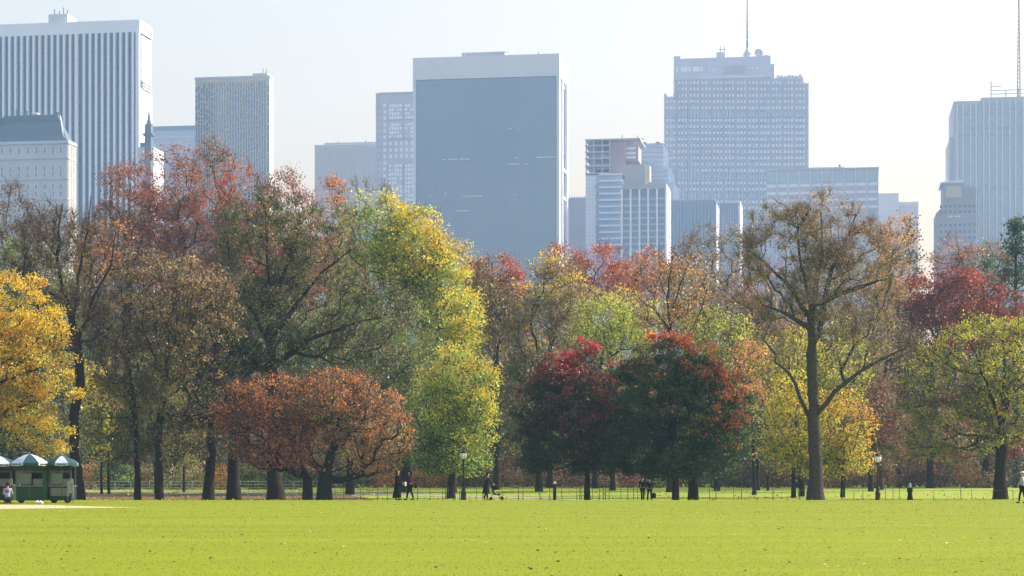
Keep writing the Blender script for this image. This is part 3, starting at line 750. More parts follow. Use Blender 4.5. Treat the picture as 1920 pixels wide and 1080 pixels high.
# --- the wood beyond, one mass
rng = np.random.default_rng(5)
def woods():
    n = 50000
    x = rng.uniform(-95, 95, n); y = rng.uniform(310, 400, n)
    prof = 21.5 + 2.6*np.sin(x*0.13+1)+2.0*np.sin(x*0.31+y*0.05)+1.3*np.sin(x*0.71+y*0.2)
    left = np.clip((-x-20)/22, 0, 1); prof = prof + 8*left - 2.0*np.clip((-x+40)/20, 0, 1)*0
    z = 0.3 + prof*rng.uniform(0, 1, n)**0.85
    P = np.stack([x, y, z], 1)
    pal = np.array([COL[c] for c in ('BR','OL','GB','DG','RB','TN','GR','GB')])
    cell = (np.floor(x/7+np.sin(y*.05)*2).astype(int)*7+np.floor(y/22).astype(int)*3+np.floor(z/9).astype(int)) % 8
    mixp = rng.integers(0, 8, n)
    c = pal[np.where(rng.uniform(0, 1, n) < .6, cell, mixp)]*rng.uniform(.6, 1.25, n)[:, None]
    V, Fq = leaf_quads(rng, P, 1.3)
    o = mesh_np('distant_wood', V, Fq, 4, M_LEAF, None, cols=np.repeat(np.concatenate([c, np.ones((n, 1))], 1), 4, 0))
    tag(o, None, None, None, 'stuff'); wood = o
    nt_ = 120
    x = rng.uniform(-95, 95, nt_); y = rng.uniform(305, 390, nt_)
    mb = MB()
    for i in range(nt_):
        mb.tube([(x[i], y[i], 0.2), (x[i]+rng.normal()*.3, y[i], 8), (x[i]+rng.normal()*.9, y[i], 17)], [.3, .22, .06], seg=5)
    tag(mb.build('trunks', M_BARK, wood), kind='stuff')
woods()
def undergrowth():
    n = 60000
    x = rng.uniform(-72, 72, n); y = rng.uniform(238, 262, n)
    top = 4.2+1.3*np.sin(x*.31+1)+1.0*np.sin(x*.83+y*.2)+.7*np.sin(x*1.9)
    z = gh(0, 250)+top*rng.uniform(0, 1, n)**.8*np.clip((y-235)/8, .35, 1)
    pal = np.array([COL[c] for c in ('DG','BR','GB','DR','DG','OL','GR','DG')])
    cell = (np.floor(x/3.1+np.sin(y*.3)).astype(int)*5+np.floor(y/9).astype(int)*3) % 8
    c = pal[np.where(rng.uniform(0, 1, n) < .5, cell, rng.integers(0, 8, n))]*rng.uniform(.45, 1.0, n)[:, None]
    V, Fq = leaf_quads(rng, np.stack([x, y, z], 1), .42)
    o = mesh_np('undergrowth', V, Fq, 4, M_LEAF, None, cols=np.repeat(np.concatenate([c, np.ones((n, 1))], 1), 4, 0))
    tag(o, kind='stuff')
undergrowth()
print('leaves', tree.count)

# ---------------------------------------------------------------- buildings
TH = math.radians(9)      # the street grid is turned a little to the view
S_, C_ = math.sin(TH), math.cos(TH)
M_MARBLE = mat_plain('white_marble', (.80,.81,.83), .6, var=.05, scale=.05)
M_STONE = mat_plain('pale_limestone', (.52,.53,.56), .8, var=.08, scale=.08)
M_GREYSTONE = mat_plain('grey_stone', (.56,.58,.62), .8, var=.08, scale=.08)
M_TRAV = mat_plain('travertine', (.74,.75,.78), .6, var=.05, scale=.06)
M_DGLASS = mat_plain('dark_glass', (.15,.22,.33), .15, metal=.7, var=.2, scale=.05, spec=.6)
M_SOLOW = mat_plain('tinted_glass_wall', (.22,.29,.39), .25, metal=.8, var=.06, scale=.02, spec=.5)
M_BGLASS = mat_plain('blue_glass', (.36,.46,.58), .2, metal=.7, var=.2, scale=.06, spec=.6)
M_SKYPALE = mat_plain('sky_reflection_pale', (.85,.87,.88), .3, var=.05, scale=.2, spec=.8)  # sky reflected in the panes, put into a pale base colour
M_CONC = mat_plain('grey_concrete', (.52,.53,.56), .85, var=.10, scale=.07)
M_DARKMETAL = mat_plain('dark_metal', (.06,.065,.07), .5, var=.2, scale=.5)
M_COPPER = mat_plain('green_copper_roof', (.09,.14,.17), .7, var=.12, scale=.15)
M_CREAM = mat_plain('cream_masonry', (.60,.55,.44), .8, var=.10, scale=.1)
M_SALMON = mat_plain('salmon_netting', (.50,.36,.35), .8, var=.12, scale=.15)
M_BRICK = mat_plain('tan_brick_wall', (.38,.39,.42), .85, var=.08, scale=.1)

class Bld:
    """a tower: local x runs along the front, y into the depth, z up; measured in photo pixels"""
    def __init__(s, name, label, cat, x0, x1, d, depth=None, side=None, theta=TH):
        s.d = d; s.th = theta; s.S, s.C = math.sin(theta), math.cos(theta)
        s.ax, s.ay = PX(x0, d), d
        s.root = empty(name, (s.ax, s.ay, 0.0), -theta)
        tag(s.root, label, cat)
        s.W = s.lx(x1)
        if side is not None:
            k2 = (side-960)/F; bx = s.ax+s.W*s.C; by = s.ay-s.W*s.S
            s.D = (k2*by-bx)/(s.S-k2*s.C)
        else: s.D = depth
    def lx(s, px):
        k = (px-960)/F
        return (k*s.ay-s.ax)/(s.C+k*s.S)
    def lz(s, py, lx=0.0):
        return EYE+(HY-py)/F*(s.ay-lx*s.S)
    def box(s, name, mat, x0, x1, z0, z1, y0=0.0, y1=None):
        """x in local metres"""
        return MB().box(x0, x1, y0, s.D if y1 is None else y1, z0, z1).build(name, mat, s.root)
    def instances(s, name, mat, rects, y0, y1, cap=300, par=None):
        """rects = (x0,x1,z0,z1) fronts; alike pieces share one unit mesh; past the limit they become one mass"""
        unit = None
        for r in rects[:cap]:
            if unit is None:
                o = MB().box(0, 1, 0, 1, 0, 1).build(name, mat, par or s.root); unit = o.data
            else:
                o = bpy.data.objects.new(name, unit); C.objects.link(o); o.parent = par or s.root
            o.location = (r[0], y0, r[2]); o.scale = (r[1]-r[0], y1-y0, r[3]-r[2])
        if len(rects) > cap:
            mb = MB()
            for r in rects[cap:]: mb.box(r[0], r[1], y0, y1, r[2], r[3])
            tag(mb.build(name, mat, s.root), kind='stuff')
    def side_piece(s, name, mat, y0, y1, z0, z1, out=0.4):
        return MB().box(s.W-0.3, s.W+out, y0, y1, z0, z1).build(name, mat, s.root)

def fr(a, b, n): return [a+(b-a)*i/n for i in range(n+1)]

rb = random.Random(3)

# 1 wide tower with white marble piers
B = Bld('office_tower', 'very wide tower with white vertical marble stripes at the upper left', 'skyscraper', -60, 262, 1120, side=285)
zt = B.lz(48); W = B.W
M_STRIPE = mat_plain('smoky_glass', (.07,.11,.18), .3, metal=.5, var=.1, scale=.03)
B.box('wall', M_STRIPE, 0.6, W-0.6, 0, zt-5, 0.6, B.D-0.6)
B.box('parapet', M_MARBLE, 0, W, zt-6.5, zt, 0, B.D)
xm = B.lx(144)
n = 18; seg = (xm)/n
rects = [(i*seg-0.62, i*seg+0.62, 0, zt-6.6) for i in range(1, n)]
n2 = 10; seg2 = (W-xm)/(n2+.3)
rects += [(xm+0.9+i*seg2-0.62, xm+0.9+i*seg2+0.62, 0, zt-6.6) for i in range(1, n2)]
rects += [(0, 0.9, 0, zt-6.6), (xm-0.8, xm+1.0, 0, zt-6.6), (W-1.9, W, 0, zt-6.6)]
B.instances('pier', M_MARBLE, rects, -1.3, 0.8)
B.box('side_wall', M_MARBLE, W-0.59, W, 0, zt-36, -0.9, B.D)
B.box('side_band', M_TRAV, W-0.59, W+.4, zt-32, zt-8, 2, B.D-2)
for k in range(3): B.box('side_ledge', M_MARBLE, W-0.5, W+.8, zt-36+k*1.7, zt-35.2+k*1.7, 3, B.D-3)
B.instances('spandrel', M_STRIPE, [(1, W-1.2, z, z+1.4) for z in fr(30, zt-12, 42)], .35, .598)
x0, x1 = B.lx(83), B.lx(119)
B.box('plant_room', M_CONC, x0, x1, zt, zt+5.8, 6, 20)
for px, h in ((91, 3.3), (100, 2), (108, 4), (115, 2.5)): B.box('antenna', M_DARKMETAL, B.lx(px), B.lx(px)+.35, zt+5.8, zt+5.8+h, 8, 8.4)

# 2 hotel with a green mansard roof
B = Bld('hotel_building', 'ornate stone hotel top with steep blue green mansard roof at the left edge', 'hotel', -25, 126, 980, side=140)
W = B.W; ze = B.lz(266); zt = B.lz(219)
B.box('wall', M_STONE, 0, W, 0, ze-.9)
rf = MB().frustum((0.4, W-.4, .4, B.D-.4), (B.lx(-2), B.lx(102), 6, B.D-6), ze, zt).build('roof', M_COPPER, B.root)
def roofbits(x0, x1, y0, y1, z0, z1, nm, mat):
    return MB().box(x0, x1, y0, y1, z0, z1).build(nm, mat, rf)
roofbits(B.lx(0), B.lx(103), 5.5, B.D-5.5, zt, zt+.9, 'ridge', M_COPPER)
for px in (36, 40, 96, 99, 70, 20): roofbits(B.lx(px), B.lx(px)+.5, 6, 6.5, zt+.9, zt+2.4+(px % 3), 'finial', M_DARKMETAL)
MB().lathe([(.1, 0), (1.5, .6), (1.9, 1.2), (1.5, 1.4), (.2, 1.0)], (B.lx(56), 7, zt+.9), 12).build('dish', M_MARBLE, rf)
for k in range(9):   # roof seams
    xk = B.lx(8+k*12)
for i, (py, h, o) in enumerate(((270, 1.4, .9), (299, .9, .7), (338, .8, .5), (376, .8, .5))):
    z = B.lz(py); B.box('cornice', M_STONE, -o, W+o, z-h/2, z+h/2, -o, B.D+o)
wr = []; 
for px in range(-18, 122, 0x12): 
    pass
cols = [ -14, 2, 18, 34, 50, 66, 82, 98, 112]
for px in cols:
    for py, hh, ww in ((284, 11, 5.0), (318, 8, 4.4), (329, 7, 4.4), (352, 8, 4.4), (366, 7, 4.4), (390, 8, 4.4), (410, 8, 4.4), (430, 8, 4.4)):
        x = B.lx(px); z = B.lz(py); wr.append((x, x+ww*.25, z-hh*.125, z+hh*.125))
B.instances('window', M_DGLASS, wr, -.12, .3)
B.instances('window_surround', M_TRAV, [(a-.25, a, c-.2, e+.2) for a, b, c, e in wr]+[(b, b+.25, c-.2, e+.2) for a, b, c, e in wr], -.3, .2)
for k in range(4):
    for j in range(9):
        z = B.lz(284+j*18)
        o = MB().box(W-.2, W+.12, 3+k*B.D/4.6, 3+k*B.D/4.6+1.5, z-1.4, z+1.4).build('side_window', M_DGLASS, B.root)
for k in range(5): MB().box(W-.2, W+.5, .6+k*B.D/4.6, 1.9+k*B.D/4.6, 0, ze-1.5).build('side_pilaster', M_CREAM, B.root)
MB().tube([(W-1, 1, ze), (W-2.8, 2, ze+3), (B.lx(104), 6, zt+.6)], [.5, .4, .3], 6).build('hip_ridge', M_MARBLE, B.root)

# 3 spire
B = Bld('spire_tower', 'slender dark steeple topped tower just right of the striped tower', 'tower', 270, 284, 1060, depth=4)
xa, xb = 0, B.W; xc = (xa+xb)/2
B.box('shaft', M_COPPER, .3, B.W-.3, 0, B.lz(234))
B.box('gallery', M_COPPER, -.6, B.W+.6, B.lz(252)-.5, B.lz(252)+.5, -.6, B.D+.6)
MB().lathe([(1.5, 0), (1.3, 1), (.75, 3.2), (.12, B.lz(203)-B.lz(234))], (xc, 2, B.lz(234)), 8, smooth=False).build('spire', M_COPPER, B.root)
MB().lathe([(1.9, 0), (1.9, 1.2), (1.4, 1.5)], (xc, 2, B.lz(234)-.6), 8, smooth=False).build('belfry', M_COPPER, B.root)
B = Bld('apartment_building', 'low block with stepped top at the foot of the steeple topped tower', 'building', 258, 286, 1075, depth=18)
B.box('wall', M_GREYSTONE, 0, B.W, 0, B.lz(276)); B.box('roof_block', M_COPPER, 1.0, B.W-2.5, B.lz(276), B.lz(267), 1, 15)
B.instances('window', M_DGLASS, [(x, x+.9, z, z+1.4) for x in (1.2, 3.2, 5.2) for z in (150, 154, 158, 162)], -.1, .3)

# 4 pale slab
B = Bld('office_building', 'pale plain slab between the striped tower and the textured tower', 'building', 283, 372, 1320, depth=40)
zt = B.lz(237)
B.box('wall', M_GREYSTONE, 0, B.W, 0, zt-3); B.box('cap', M_DGLASS, .5, B.W-.5, zt-3, zt, .5, 39)
B.instances('band', M_BGLASS, [(0.6, B.W-.6, z, z+1.5) for z in fr(140, zt-8, 18)], -.15, .2)

# 5 textured cream tower
B = Bld('textured_tower', 'cream tower with irregular woven grid front, second tall one from the left', 'skyscraper', 366, 505, 1180, side=513)
zt = B.lz(147); W = B.W
B.box('wall', M_CREAM, 0, W, 0, zt-.8); B.box('parapet', M_CONC, -.3, W+.3, zt-.8, zt+.5, -.3, B.D+.3)
nc = 28; cw = W/nc
rects = []
rw = random.Random(8)
for c in range(nc):
    z = 95
    while z < zt-5:
        h = rw.choice([1.5, 2.2, 3.4, 5.0]); 
        rects.append((c*cw+.28*cw, c*cw+.90*cw, z, min(z+h, zt-3))); z += h+rw.choice([.5, .9, 1.6])
rw.shuffle(rects); rects.sort(key=lambda r: -(r[3]-r[2])*(1 if r[2] > 150 else .1))
B.instances('window', M_DGLASS, rects, -.05, .25)
B.instances('pier', M_CREAM, [(c*cw-.12*cw, c*cw+.16*cw, 0, zt-2) for c in range(1, nc)], -.8, .1)
B.box('plant_room', M_CONC, B.lx(470), B.lx(498), zt+.5, zt+2.6, 4, 12)
for px in (488, 494): B.box('antenna', M_DARKMETAL, B.lx(px), B.lx(px)+.3, zt+2.6, zt+5.2, 5, 5.3)

# 6 low plain slab
B = Bld('office_building', 'plain grey blue slab with flat roof left of the tower with bright windows', 'building', 590, 706, 1240, depth=60)
z1 = B.lz(272); z2 = B.lz(266.5, B.lx(640))
B.box('wall', M_GREYSTONE, 0, B.W, 0, z1-.5); B.box('roof_edge', M_MARBLE, -.3, B.W, z1-.5, z1, -.3, 60)
B.box('plant_room', M_GREYSTONE, B.lx(607), B.W-.3, z1, z2, 1.5, 50)
B.instances('panel', M_CONC, [(B.W/16*i+.2, B.W/16*(i+1)-.2, 90, z1-2) for i in range(16)], -.12, .3)
B.instances('antenna', M_DARKMETAL, [(B.lx(p), B.lx(p)+.4, z2, z2+1.3) for p in (630, 682)], 4, 4.4)

# 7 tower with bright squares
B = Bld('office_tower', 'grey tower with bright square windows partly behind the dark glass tower', 'skyscraper', 705, 800, 1150, depth=40)
zt = B.lz(175); W = B.W
B.box('wall', M_GREYSTONE, 1.6, W, 0, zt); B.box('corner_pier', M_CONC, 0, 1.7, 0, zt, -.5, 38)
B.box('roof_edge', M_CONC, 1.5, W, zt-.6, zt+.3, -.3, 40)
bx0, bx1 = B.lx(730), B.lx(756)
rects = []; big = []
for py in range(198, 380, 12):
    z = B.lz(py)
    for px in (707, 719) + ((730, 740, 750, 760, 770) if 268 <= py <= 300 else ()):
        if px == 707 and py < 210: continue
        x = B.lx(px); rects.append((x, x+1.5, z-.95, z+.95))
for (a, b) in ((196, 226), (231, 261), (308, 380)):
    for (u, v) in ((729, 755), (759, 775)):
        big.append((B.lx(u), B.lx(v), B.lz(b), B.lz(a)))
B.instances('window', M_SKYPALE, rects, -.15, .3)
fl_ = MB
B.instances('glazed_bay', M_BGLASS, big, -.35, .3)
pr = []
for r in big:
    nx = max(2, round((r[1]-r[0])/1.6)); nz = max(2, round((r[3]-r[2])/2.3))
    for i in range(nx):
        for j in range(nz):
            if rb.random() < .85:
                w_ = (r[1]-r[0])/nx; h_ = (r[3]-r[2])/nz
                pr.append((r[0]+w_*i+.15, r[0]+w_*(i+1)-.15, r[2]+h_*j+.35, r[2]+h_*(j+1)-.35))
B.instances('pane', M_SKYPALE, pr, -.55, -.34)

# 8 dark glass slab in a pale frame
B = Bld('glass_tower', 'huge dark blue glass slab in a pale frame at the centre', 'skyscraper', 774, 1049, 1000, side=1066)
W = B.W; zt = B.lz(104.5, W/2); gt = B.lz(146, W/2); D = B.D
xl, xr = B.lx(779.5), B.lx(1044)
B.box('glass_wall', M_SOLOW, xl, xr, 0, gt, .8, D-1)
B.box('frame', M_TRAV, 0, xl, 0, gt, 0, D); B.box('frame', M_TRAV, xr, W, 0, gt, 0, 3.4)
B.box('top_band', M_TRAV, 0, W, gt, zt, 0, D)
B.box('side_wall', M_TRAV, xr+.01, W-.8, 0, gt, 3.4, D-3.6)
B.box('frame', M_TRAV, xr, W, 0, gt, D-3.6, D)
for (a, b) in ((152, 305), (313, 358), (366, 480)):
    B.box('side_glass', M_DGLASS, W-.79, W-.45, B.lz(b, W), B.lz(a, W), D*.42, D*.72)
for (a, b) in ((D*.30, D*.36), (D*.78, D*.84)): B.box('side_rib', M_TRAV, W-.8, W+.3, 0, gt, a, b)
for py in (309, 362): B.box('side_ledge', M_TRAV, W-.8, W-.1, B.lz(py+3, W), B.lz(py-3, W), D*.36, D*.78)
B.instances('mullion', M_SOLOW, [(x-.06, x+.06, 0, gt) for x in fr(xl, xr, 46)[1:-1]], .6, .81)
B.instances('floor_line', M_SOLOW, [(xl, xr, z-.05, z+.05) for z in fr(100, gt, 32)[1:-1]], .66, .8)
lit = []
for (pa, pb, py) in ((828,836,297),(840,858,297),(862,882,297),(964,972,297),(1006,1042,297),(953,974,308.5),(984,990,308.5),(954,960,242),(972,976,242),(957,963,228),(805,807,364),(833,837,360),(832,838,366),(850,854,364),(868,904,367),(964,968,366),(785,804,394),(856,880,394)):
    n_ = max(1, int((pb-pa)/6))
    for k in range(n_):
        a = pa+(pb-pa)*k/n_; 
        if rb.random() < .85: lit.append((B.lx(a), B.lx(a+(pb-pa)/n_*.8), B.lz(py+.8, W/2), B.lz(py-.7, W/2)))
M_LAMPGLOW = mat_plain('lit_ceiling_strip', (.45,.5,.55), .4)
p_ = M_LAMPGLOW.node_tree.nodes['Principled BSDF']; p_.inputs['Emission Color'].default_value = (.85,.93,1,1); p_.inputs['Emission Strength'].default_value = .12
B.instances('lit_window', M_LAMPGLOW, lit, .5, .9)
zb = zt
B.box('plant_room', M_CONC, B.lx(863), B.lx(944), zb, zb+2.6, 4, D-6)
B.box('plant_rail', M_MARBLE, B.lx(944), B.lx(955), zb+2.1, zb+2.4, 4, 5)
B.instances('plant_post', M_MARBLE, [(B.lx(p), B.lx(p)+.25, zb, zb+2.4) for p in (868, 880, 946, 952)], 3.7, 4)
B.box('roof_box', M_CONC, B.lx(1006), B.lx(1009), zb, zb+1.8, 4, 5)

# 9 low ribbed building
B = Bld('office_building', 'short ribbed building peeking out right of the dark glass tower', 'building', 1056, 1102, 1250, depth=40)
zt = B.lz(371)
B.box('wall', M_GREYSTONE, 0, B.W, 0, zt)
B.instances('rib', M_CONC, [(x, x+.6, 0, zt+.7) for x in fr(.5, B.W-.6, 9)], -.6, .2)
B.instances('window', M_SKYPALE, [(x+.85, x+1.5, z, z+1.4) for x in fr(.5, B.W-.6, 9)[:-1] for z in (117, 122.5, 128)], -.1, .2)

# 10 tower being built, with open floors
B = Bld('unfinished_tower', 'tower with open upper floors and salmon netting, still being built', 'building under construction', 1097, 1196, 1160, depth=32)
W = B.W; zt = B.lz(262)
xs_ = [B.lx(p) for p in (1098, 1112, 1128, 1142)]
zs = [B.lz(p) for p in (262, 273, 285, 297, 311, 325)]
for z in zs: B.box('floor_slab', M_CONC, 0, B.lx(1143) if z != zs[0] else B.lx(1200), z-.5, z+.3)
B.instances('column', M_CONC, [(x, x+.7, zs[-1], zs[0]) for x in xs_], .3, 1.2)
B.box('lower_wall', M_BGLASS, B.lx(1118), B.lx(1166), 0, B.lz(328), .8, 30)
B.box('core_wall', M_SALMON, B.lx(1142), B.lx(1173), B.lz(330), B.lz(263), 2, 20)
B.box('core_netting', M_SALMON, B.lx(1173), B.lx(1196), B.lz(302), B.lz(275), 3, 20)
for py in (279, 288, 296): B.box('bright_opening', M_SKYPALE, B.lx(1173), B.lx(1191), B.lz(py+2), B.lz(py-2), 2.6, 3.1)
B.box('top_netting', M_CONC, B.lx(1112), B.lx(1142), B.lz(296), B.lz(285)-.4, 3, 12)
B.box('mid_netting', M_BRICK, B.lx(1112), B.lx(1142), B.lz(318), B.lz(307), 1.4, 12)
B.instances('floor_band', M_MARBLE, [(B.lx(1123), B.lx(1166), B.lz(py)-.55, B.lz(py)+.55) for py in range(328, 470, 12)], -.4, .82)
B.box('end_bay', M_TRAV, B.lx(1097.5), B.lx(1119), 0, B.lz(328), 1.2, 30)
rz = [B.lz(py) for py in range(334, 460, 7)]
B.instances('end_window', M_SKYPALE, [(B.lx(px), B.lx(px+4), z-.6, z+.6) for px in (1100, 1106, 1112) for z in rz], 1.0, 1.3)
cb = MB()
for k in range(6):
    z = B.lz(352+k*19); x = B.lx(1121)
    cb = MB().tube([(x, .2, z-2.6), (x-1.1, -.2, z-1.2), (x-1.3, -.3, z), (x-.9, -.1, z+1.3), (x, .2, z+2.4)], .28, 5); cb.build('curved_balcony', M_CONC, B.root)
B.instances('hoist_mast', M_DARKMETAL, [(B.lx(p), B.lx(p)+.3, zt, zt+h) for p, h in ((1164, 3.4), (1193, 2.6), (1110, 1.2))], 6, 6.3)
B.box('crane_beam', M_CREAM, B.lx(1150), B.lx(1207), zt+.3, zt+.8, 5, 5.6)

B = Bld('office_building', 'stepped blue glass building with horizontal bands behind the unfinished tower', 'building', 1188, 1263, 1215, depth=40)
def stp(pa, pb, py, y0): B.box('wall', M_BGLASS, B.lx(pa), B.lx(pb), 0, B.lz(py), y0, 40)
stp(1188, 1243, 268, 3.0); stp(1217, 1254, 312, 1.5); stp(1217, 1263, 343, 0)
for py in range(275, 345, 9):
    pb = 1242 if py < 312 else 1253
    B.box('floor_band', M_CONC, B.lx(1188), B.lx(pb), B.lz(py)-.5, B.lz(py)+.5, 1.0 if py >= 312 else 2.6, 3)
B.instances('roof_bush', M_COPPER, [(B.lx(p), B.lx(p+7), B.lz(268), B.lz(264)) for p in (1203, 1228)], 6, 9)

# 11 arched bay building
B = Bld('apartment_building', 'tan block with tall arched window bays and a sunlit right edge', 'building', 1166, 1249, 1030, side=1257)
W = B.W; zt = B.lz(345); D = B.D
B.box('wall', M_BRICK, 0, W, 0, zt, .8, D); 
B.box('spandrel_top', M_BRICK, 0, W, B.lz(355), zt+.01, 0, .81)
rc = [B.lx(p) for p in (1166, 1182.5, 1199, 1215.5, 1232, 1248.5)]
B.instances('pier', M_TRAV, [(x-.45, x+.45, 0, B.lz(355)) for x in rc], -.3, .81)
bayw = [(rc[i]+.45, rc[i+1]-.45) for i in range(5)]
B.instances('glazed_bay', M_DGLASS, [(a, b, 0, B.lz(359)) for a, b in bayw], .45, .79)
for a, b in bayw:   # arch heads
    cx_ = (a+b)/2; r = (b-a)/2; z0 = B.lz(359)
    MB().prism([(cx_+math.cos(t)*r*1.0, z0+math.sin(t)*r*.75) for t in [math.pi*i/8 for i in range(9)]], -.02, .3).build('arch_head', M_DGLASS, B.root)
B.instances('spandrel', M_BGLASS, [(a, b, B.lz(py+3), B.lz(py)) for a, b in bayw for py in range(372, 470, 12)], .3, .46)
B.box('penthouse', M_BRICK, B.lx(1170), B.lx(1208), zt, B.lz(308), 2, 14)
B.box('penthouse_side', M_CREAM, B.lx(1208), B.lx(1217.5), B.lz(338), B.lz(310), 2.2, 10)
B.box('side_wall', M_MARBLE, W, W+.25, 0, zt-1, 0, D)
B.instances('side_window', M_BRICK, [(W+.2, W+.45, B.lz(py+4), B.lz(py)) for py in range(352, 470, 14)], D*.55, D*.75)

# 12 broad gridded tower with the mast
B = Bld('office_tower', 'broad pale tower covered in small windows with a white mast on its roof', 'skyscraper', 1245, 1516, 1420, depth=60)
W = B.W
def L_(p): return B.lx(p)
steps = [(1245, 1263, 181), (1263, 1434, 130), (1434, 1506, 146), (1506, 1516.5, 155)]
for a, b, py in steps: B.box('wall', M_GREYSTONE, L_(a), L_(b), 0, B.lz(py, L_(a)), {1506: 1.2, 1263: 1.4, 1434: 1.3}.get(a, .9), 60)
B.box('crown_wall', M_GREYSTONE, L_(1263), L_(1445), B.lz(150, L_(1263)), B.lz(110, L_(1263)), 1.0, 50)
B.box('crown_step', M_GREYSTONE, L_(1445), L_(1452), B.lz(152, L_(1445)), B.lz(118, L_(1445)), 3, 50)
B.box('shoulder_corner', M_GREYSTONE, L_(1245), L_(1248), B.lz(181), B.lz(175), .9, 30)
B.box('crown_corner', M_GREYSTONE, L_(1263), L_(1276), B.lz(110, L_(1263)), B.lz(105, L_(1263)), 1, 30)
B.instances('terrace_hedge', M_CONC, [(L_(1455+i*7), L_(1461+i*7), B.lz(147, L_(1455)), B.lz(138+(i % 3), L_(1455))) for i in range(7)], 6, 10)
B.box('crown_ledge', M_MARBLE, L_(1346), L_(1432), B.lz(145, W/2), B.lz(143, W/2), .3, 1.2)
B.instances('crown_window', M_SKYPALE, [(L_(p), L_(p)+1.3, B.lz(134, L_(1290)), B.lz(125, L_(1290))) for p in (1268, 1277, 1281, 1285, 1291, 1299, 1303, 1307, 1313)], .7, 1.05)
B.instances('crown_vent', M_SKYPALE, [(L_(p), L_(p)+1.2, B.lz(132, L_(1320)), B.lz(129, L_(1320))) for p in (1329, 1336, 1403, 1409, 1418)], .7, 1.05)
B.instances('crown_relief', M_CONC, [(L_(1358+i*4.1), L_(1358+i*4.1)+.8, B.lz(138-(i*5 % 4), W/2), B.lz(121+(i*7 % 5), W/2)) for i in range(10)], .5, 1.05)
B.instances('crown_relief', M_CONC, [(L_(1357), L_(1397), B.lz(125+i*6, W/2), B.lz(124+i*6, W/2)) for i in range(3)], .55, 1.05)
B.box('lift_house', M_GREYSTONE, L_(1342), L_(1358), B.lz(110, L_(1342)), B.lz(98, L_(1342))+1.6, 8, 20)
B.instances('roof_aerial', M_DARKMETAL, [(L_(p), L_(p)+.3, B.lz(98, W/2), B.lz(85, W/2)+1.6) for p in (1349, 1357)], 9, 9.4)
B.box('aerial_bar', M_CONC, L_(1347), L_(1359), B.lz(92, W/2)+1.5, B.lz(90.5, W/2)+1.6, 9, 9.4)
xm_ = L_(1398.5); zr = B.lz(111, xm_)+2.8
mast = MB().lathe([(3.2, -3), (3.2, 2.0), (2.6, 2.2), (2.6, 4.2), (3.0, 4.4), (1.2, 7.2), (.55, 9)], (xm_, 20, zr), 12).build('mast_base', M_CONC, B.root)
MB().tube([(xm_, 20, zr+8.6), (xm_, 20, zr+20), (xm_, 20, zr+34), (xm_, 20, zr+60)], [.62, .5, .36, .2], 8).build('mast', M_DARKMETAL, B.root)
for k in range(4): MB().lathe([(.75, 0), (.75, .9)], (xm_, 20, zr+14+k*7), 8).build('mast_collar', M_MARBLE, B.root)
xd = L_(1420); dsh = MB().lathe([(.2, 0), (2.0, .25), (2.9, .9), (2.9, 1.1), (1.9, .5), (.2, .3)], (0, 0, 0), 18).build('dish', M_CONC, B.root)
dsh.location = (xd, 18, B.lz(97.5, xd)+2.6); dsh.rotation_euler = (math.radians(80), 0, .3)
B.box('dish_stand', M_DARKMETAL, xd-.3, xd+.3, zr-3, B.lz(98, xd)+2.4, 18.6, 19.2)
B.box('roof_box', M_GREYSTONE, L_(1430), L_(1441), zr-3, B.lz(103, L_(1430))+1.4, 8, 16)
# grid: windows, piers, spandrels
rows = [155+i*11.75 for i in range(24)]
grid = []; dark = []
for ri, py in enumerate(rows):
    px = 1249.0; ci = 0
    while px < 1512:
        top = 186 if px < 1262 else (150 if px < 1506 else 160)
        if py > top:
            x = L_(px); z = B.lz(py, x)
            if ri in (5, 15, 18, 21) or rb.random() < .06: dark.append((x, x+1.35, z-2.0, z+1.6))
            else: grid.append((x, x+1.25, z-.9, z+1.0))
        ci += 1; px += 6.6 if ci % 3 else 8.9
rb.shuffle(grid)
B.instances('window', M_SKYPALE, grid, .62, .95)
B.instances('tall_window', M_BGLASS, dark, .66, .95)
px = 1249.0-2.6; pr = []; ci = 0
while px < 1512:
    top = 184 if px < 1262 else (148 if px < 1506 else 158)
    x = L_(px); pr.append((x-.2, x+.6, 0, B.lz(top, x))); ci += 1; px += 6.6 if ci % 3 else 8.9
B.instances('pier', M_CONC, pr, .3, .93)
B.instances('window_gap', M_BGLASS, [(L_(1249), L_(1512), B.lz(py+5.2, W/2), B.lz(py+3.6, W/2)) for py in rows[4:]], .75, .92)

# 13 flat roofed ribbed building behind the elm
B = Bld('office_building', 'flat roofed panelled building right behind the elm crown', 'building', 1436, 1647, 1100, depth=45)
W = B.W; zt = B.lz(317, W/2)
B.box('wall', M_GREYSTONE, 0, W, 0, zt); B.box('roof_edge', M_CONC, -.3, W+.3, zt-.5, zt+.4, -.3, 45)
B.box('plant_room', M_CONC, B.lx(1508), B.lx(1583), zt+.4, zt+1.5, 4, 20)
rc = fr(0, W, 10)
B.instances('pilaster', M_TRAV, [(x-.35, x+.35, 0, zt-.6) for x in rc[1:-1]], -.5, .1)
B.instances('panel', M_BGLASS, [(a+.6, b-.6, B.lz(342, W/2), zt-1.2) for a, b in zip(rc, rc[1:])], -.12, .2)
for py in (347, 361, 375, 389): B.instances('window', M_SKYPALE, [(a+.55, b-.55, B.lz(py+3, W/2), B.lz(py-2.4, W/2)) for a, b in zip(rc, rc[1:])], -.2, .2)
B.box('roof_box', M_DARKMETAL, B.lx(1573), B.lx(1576), zt+1.5, zt+3, 6, 7)

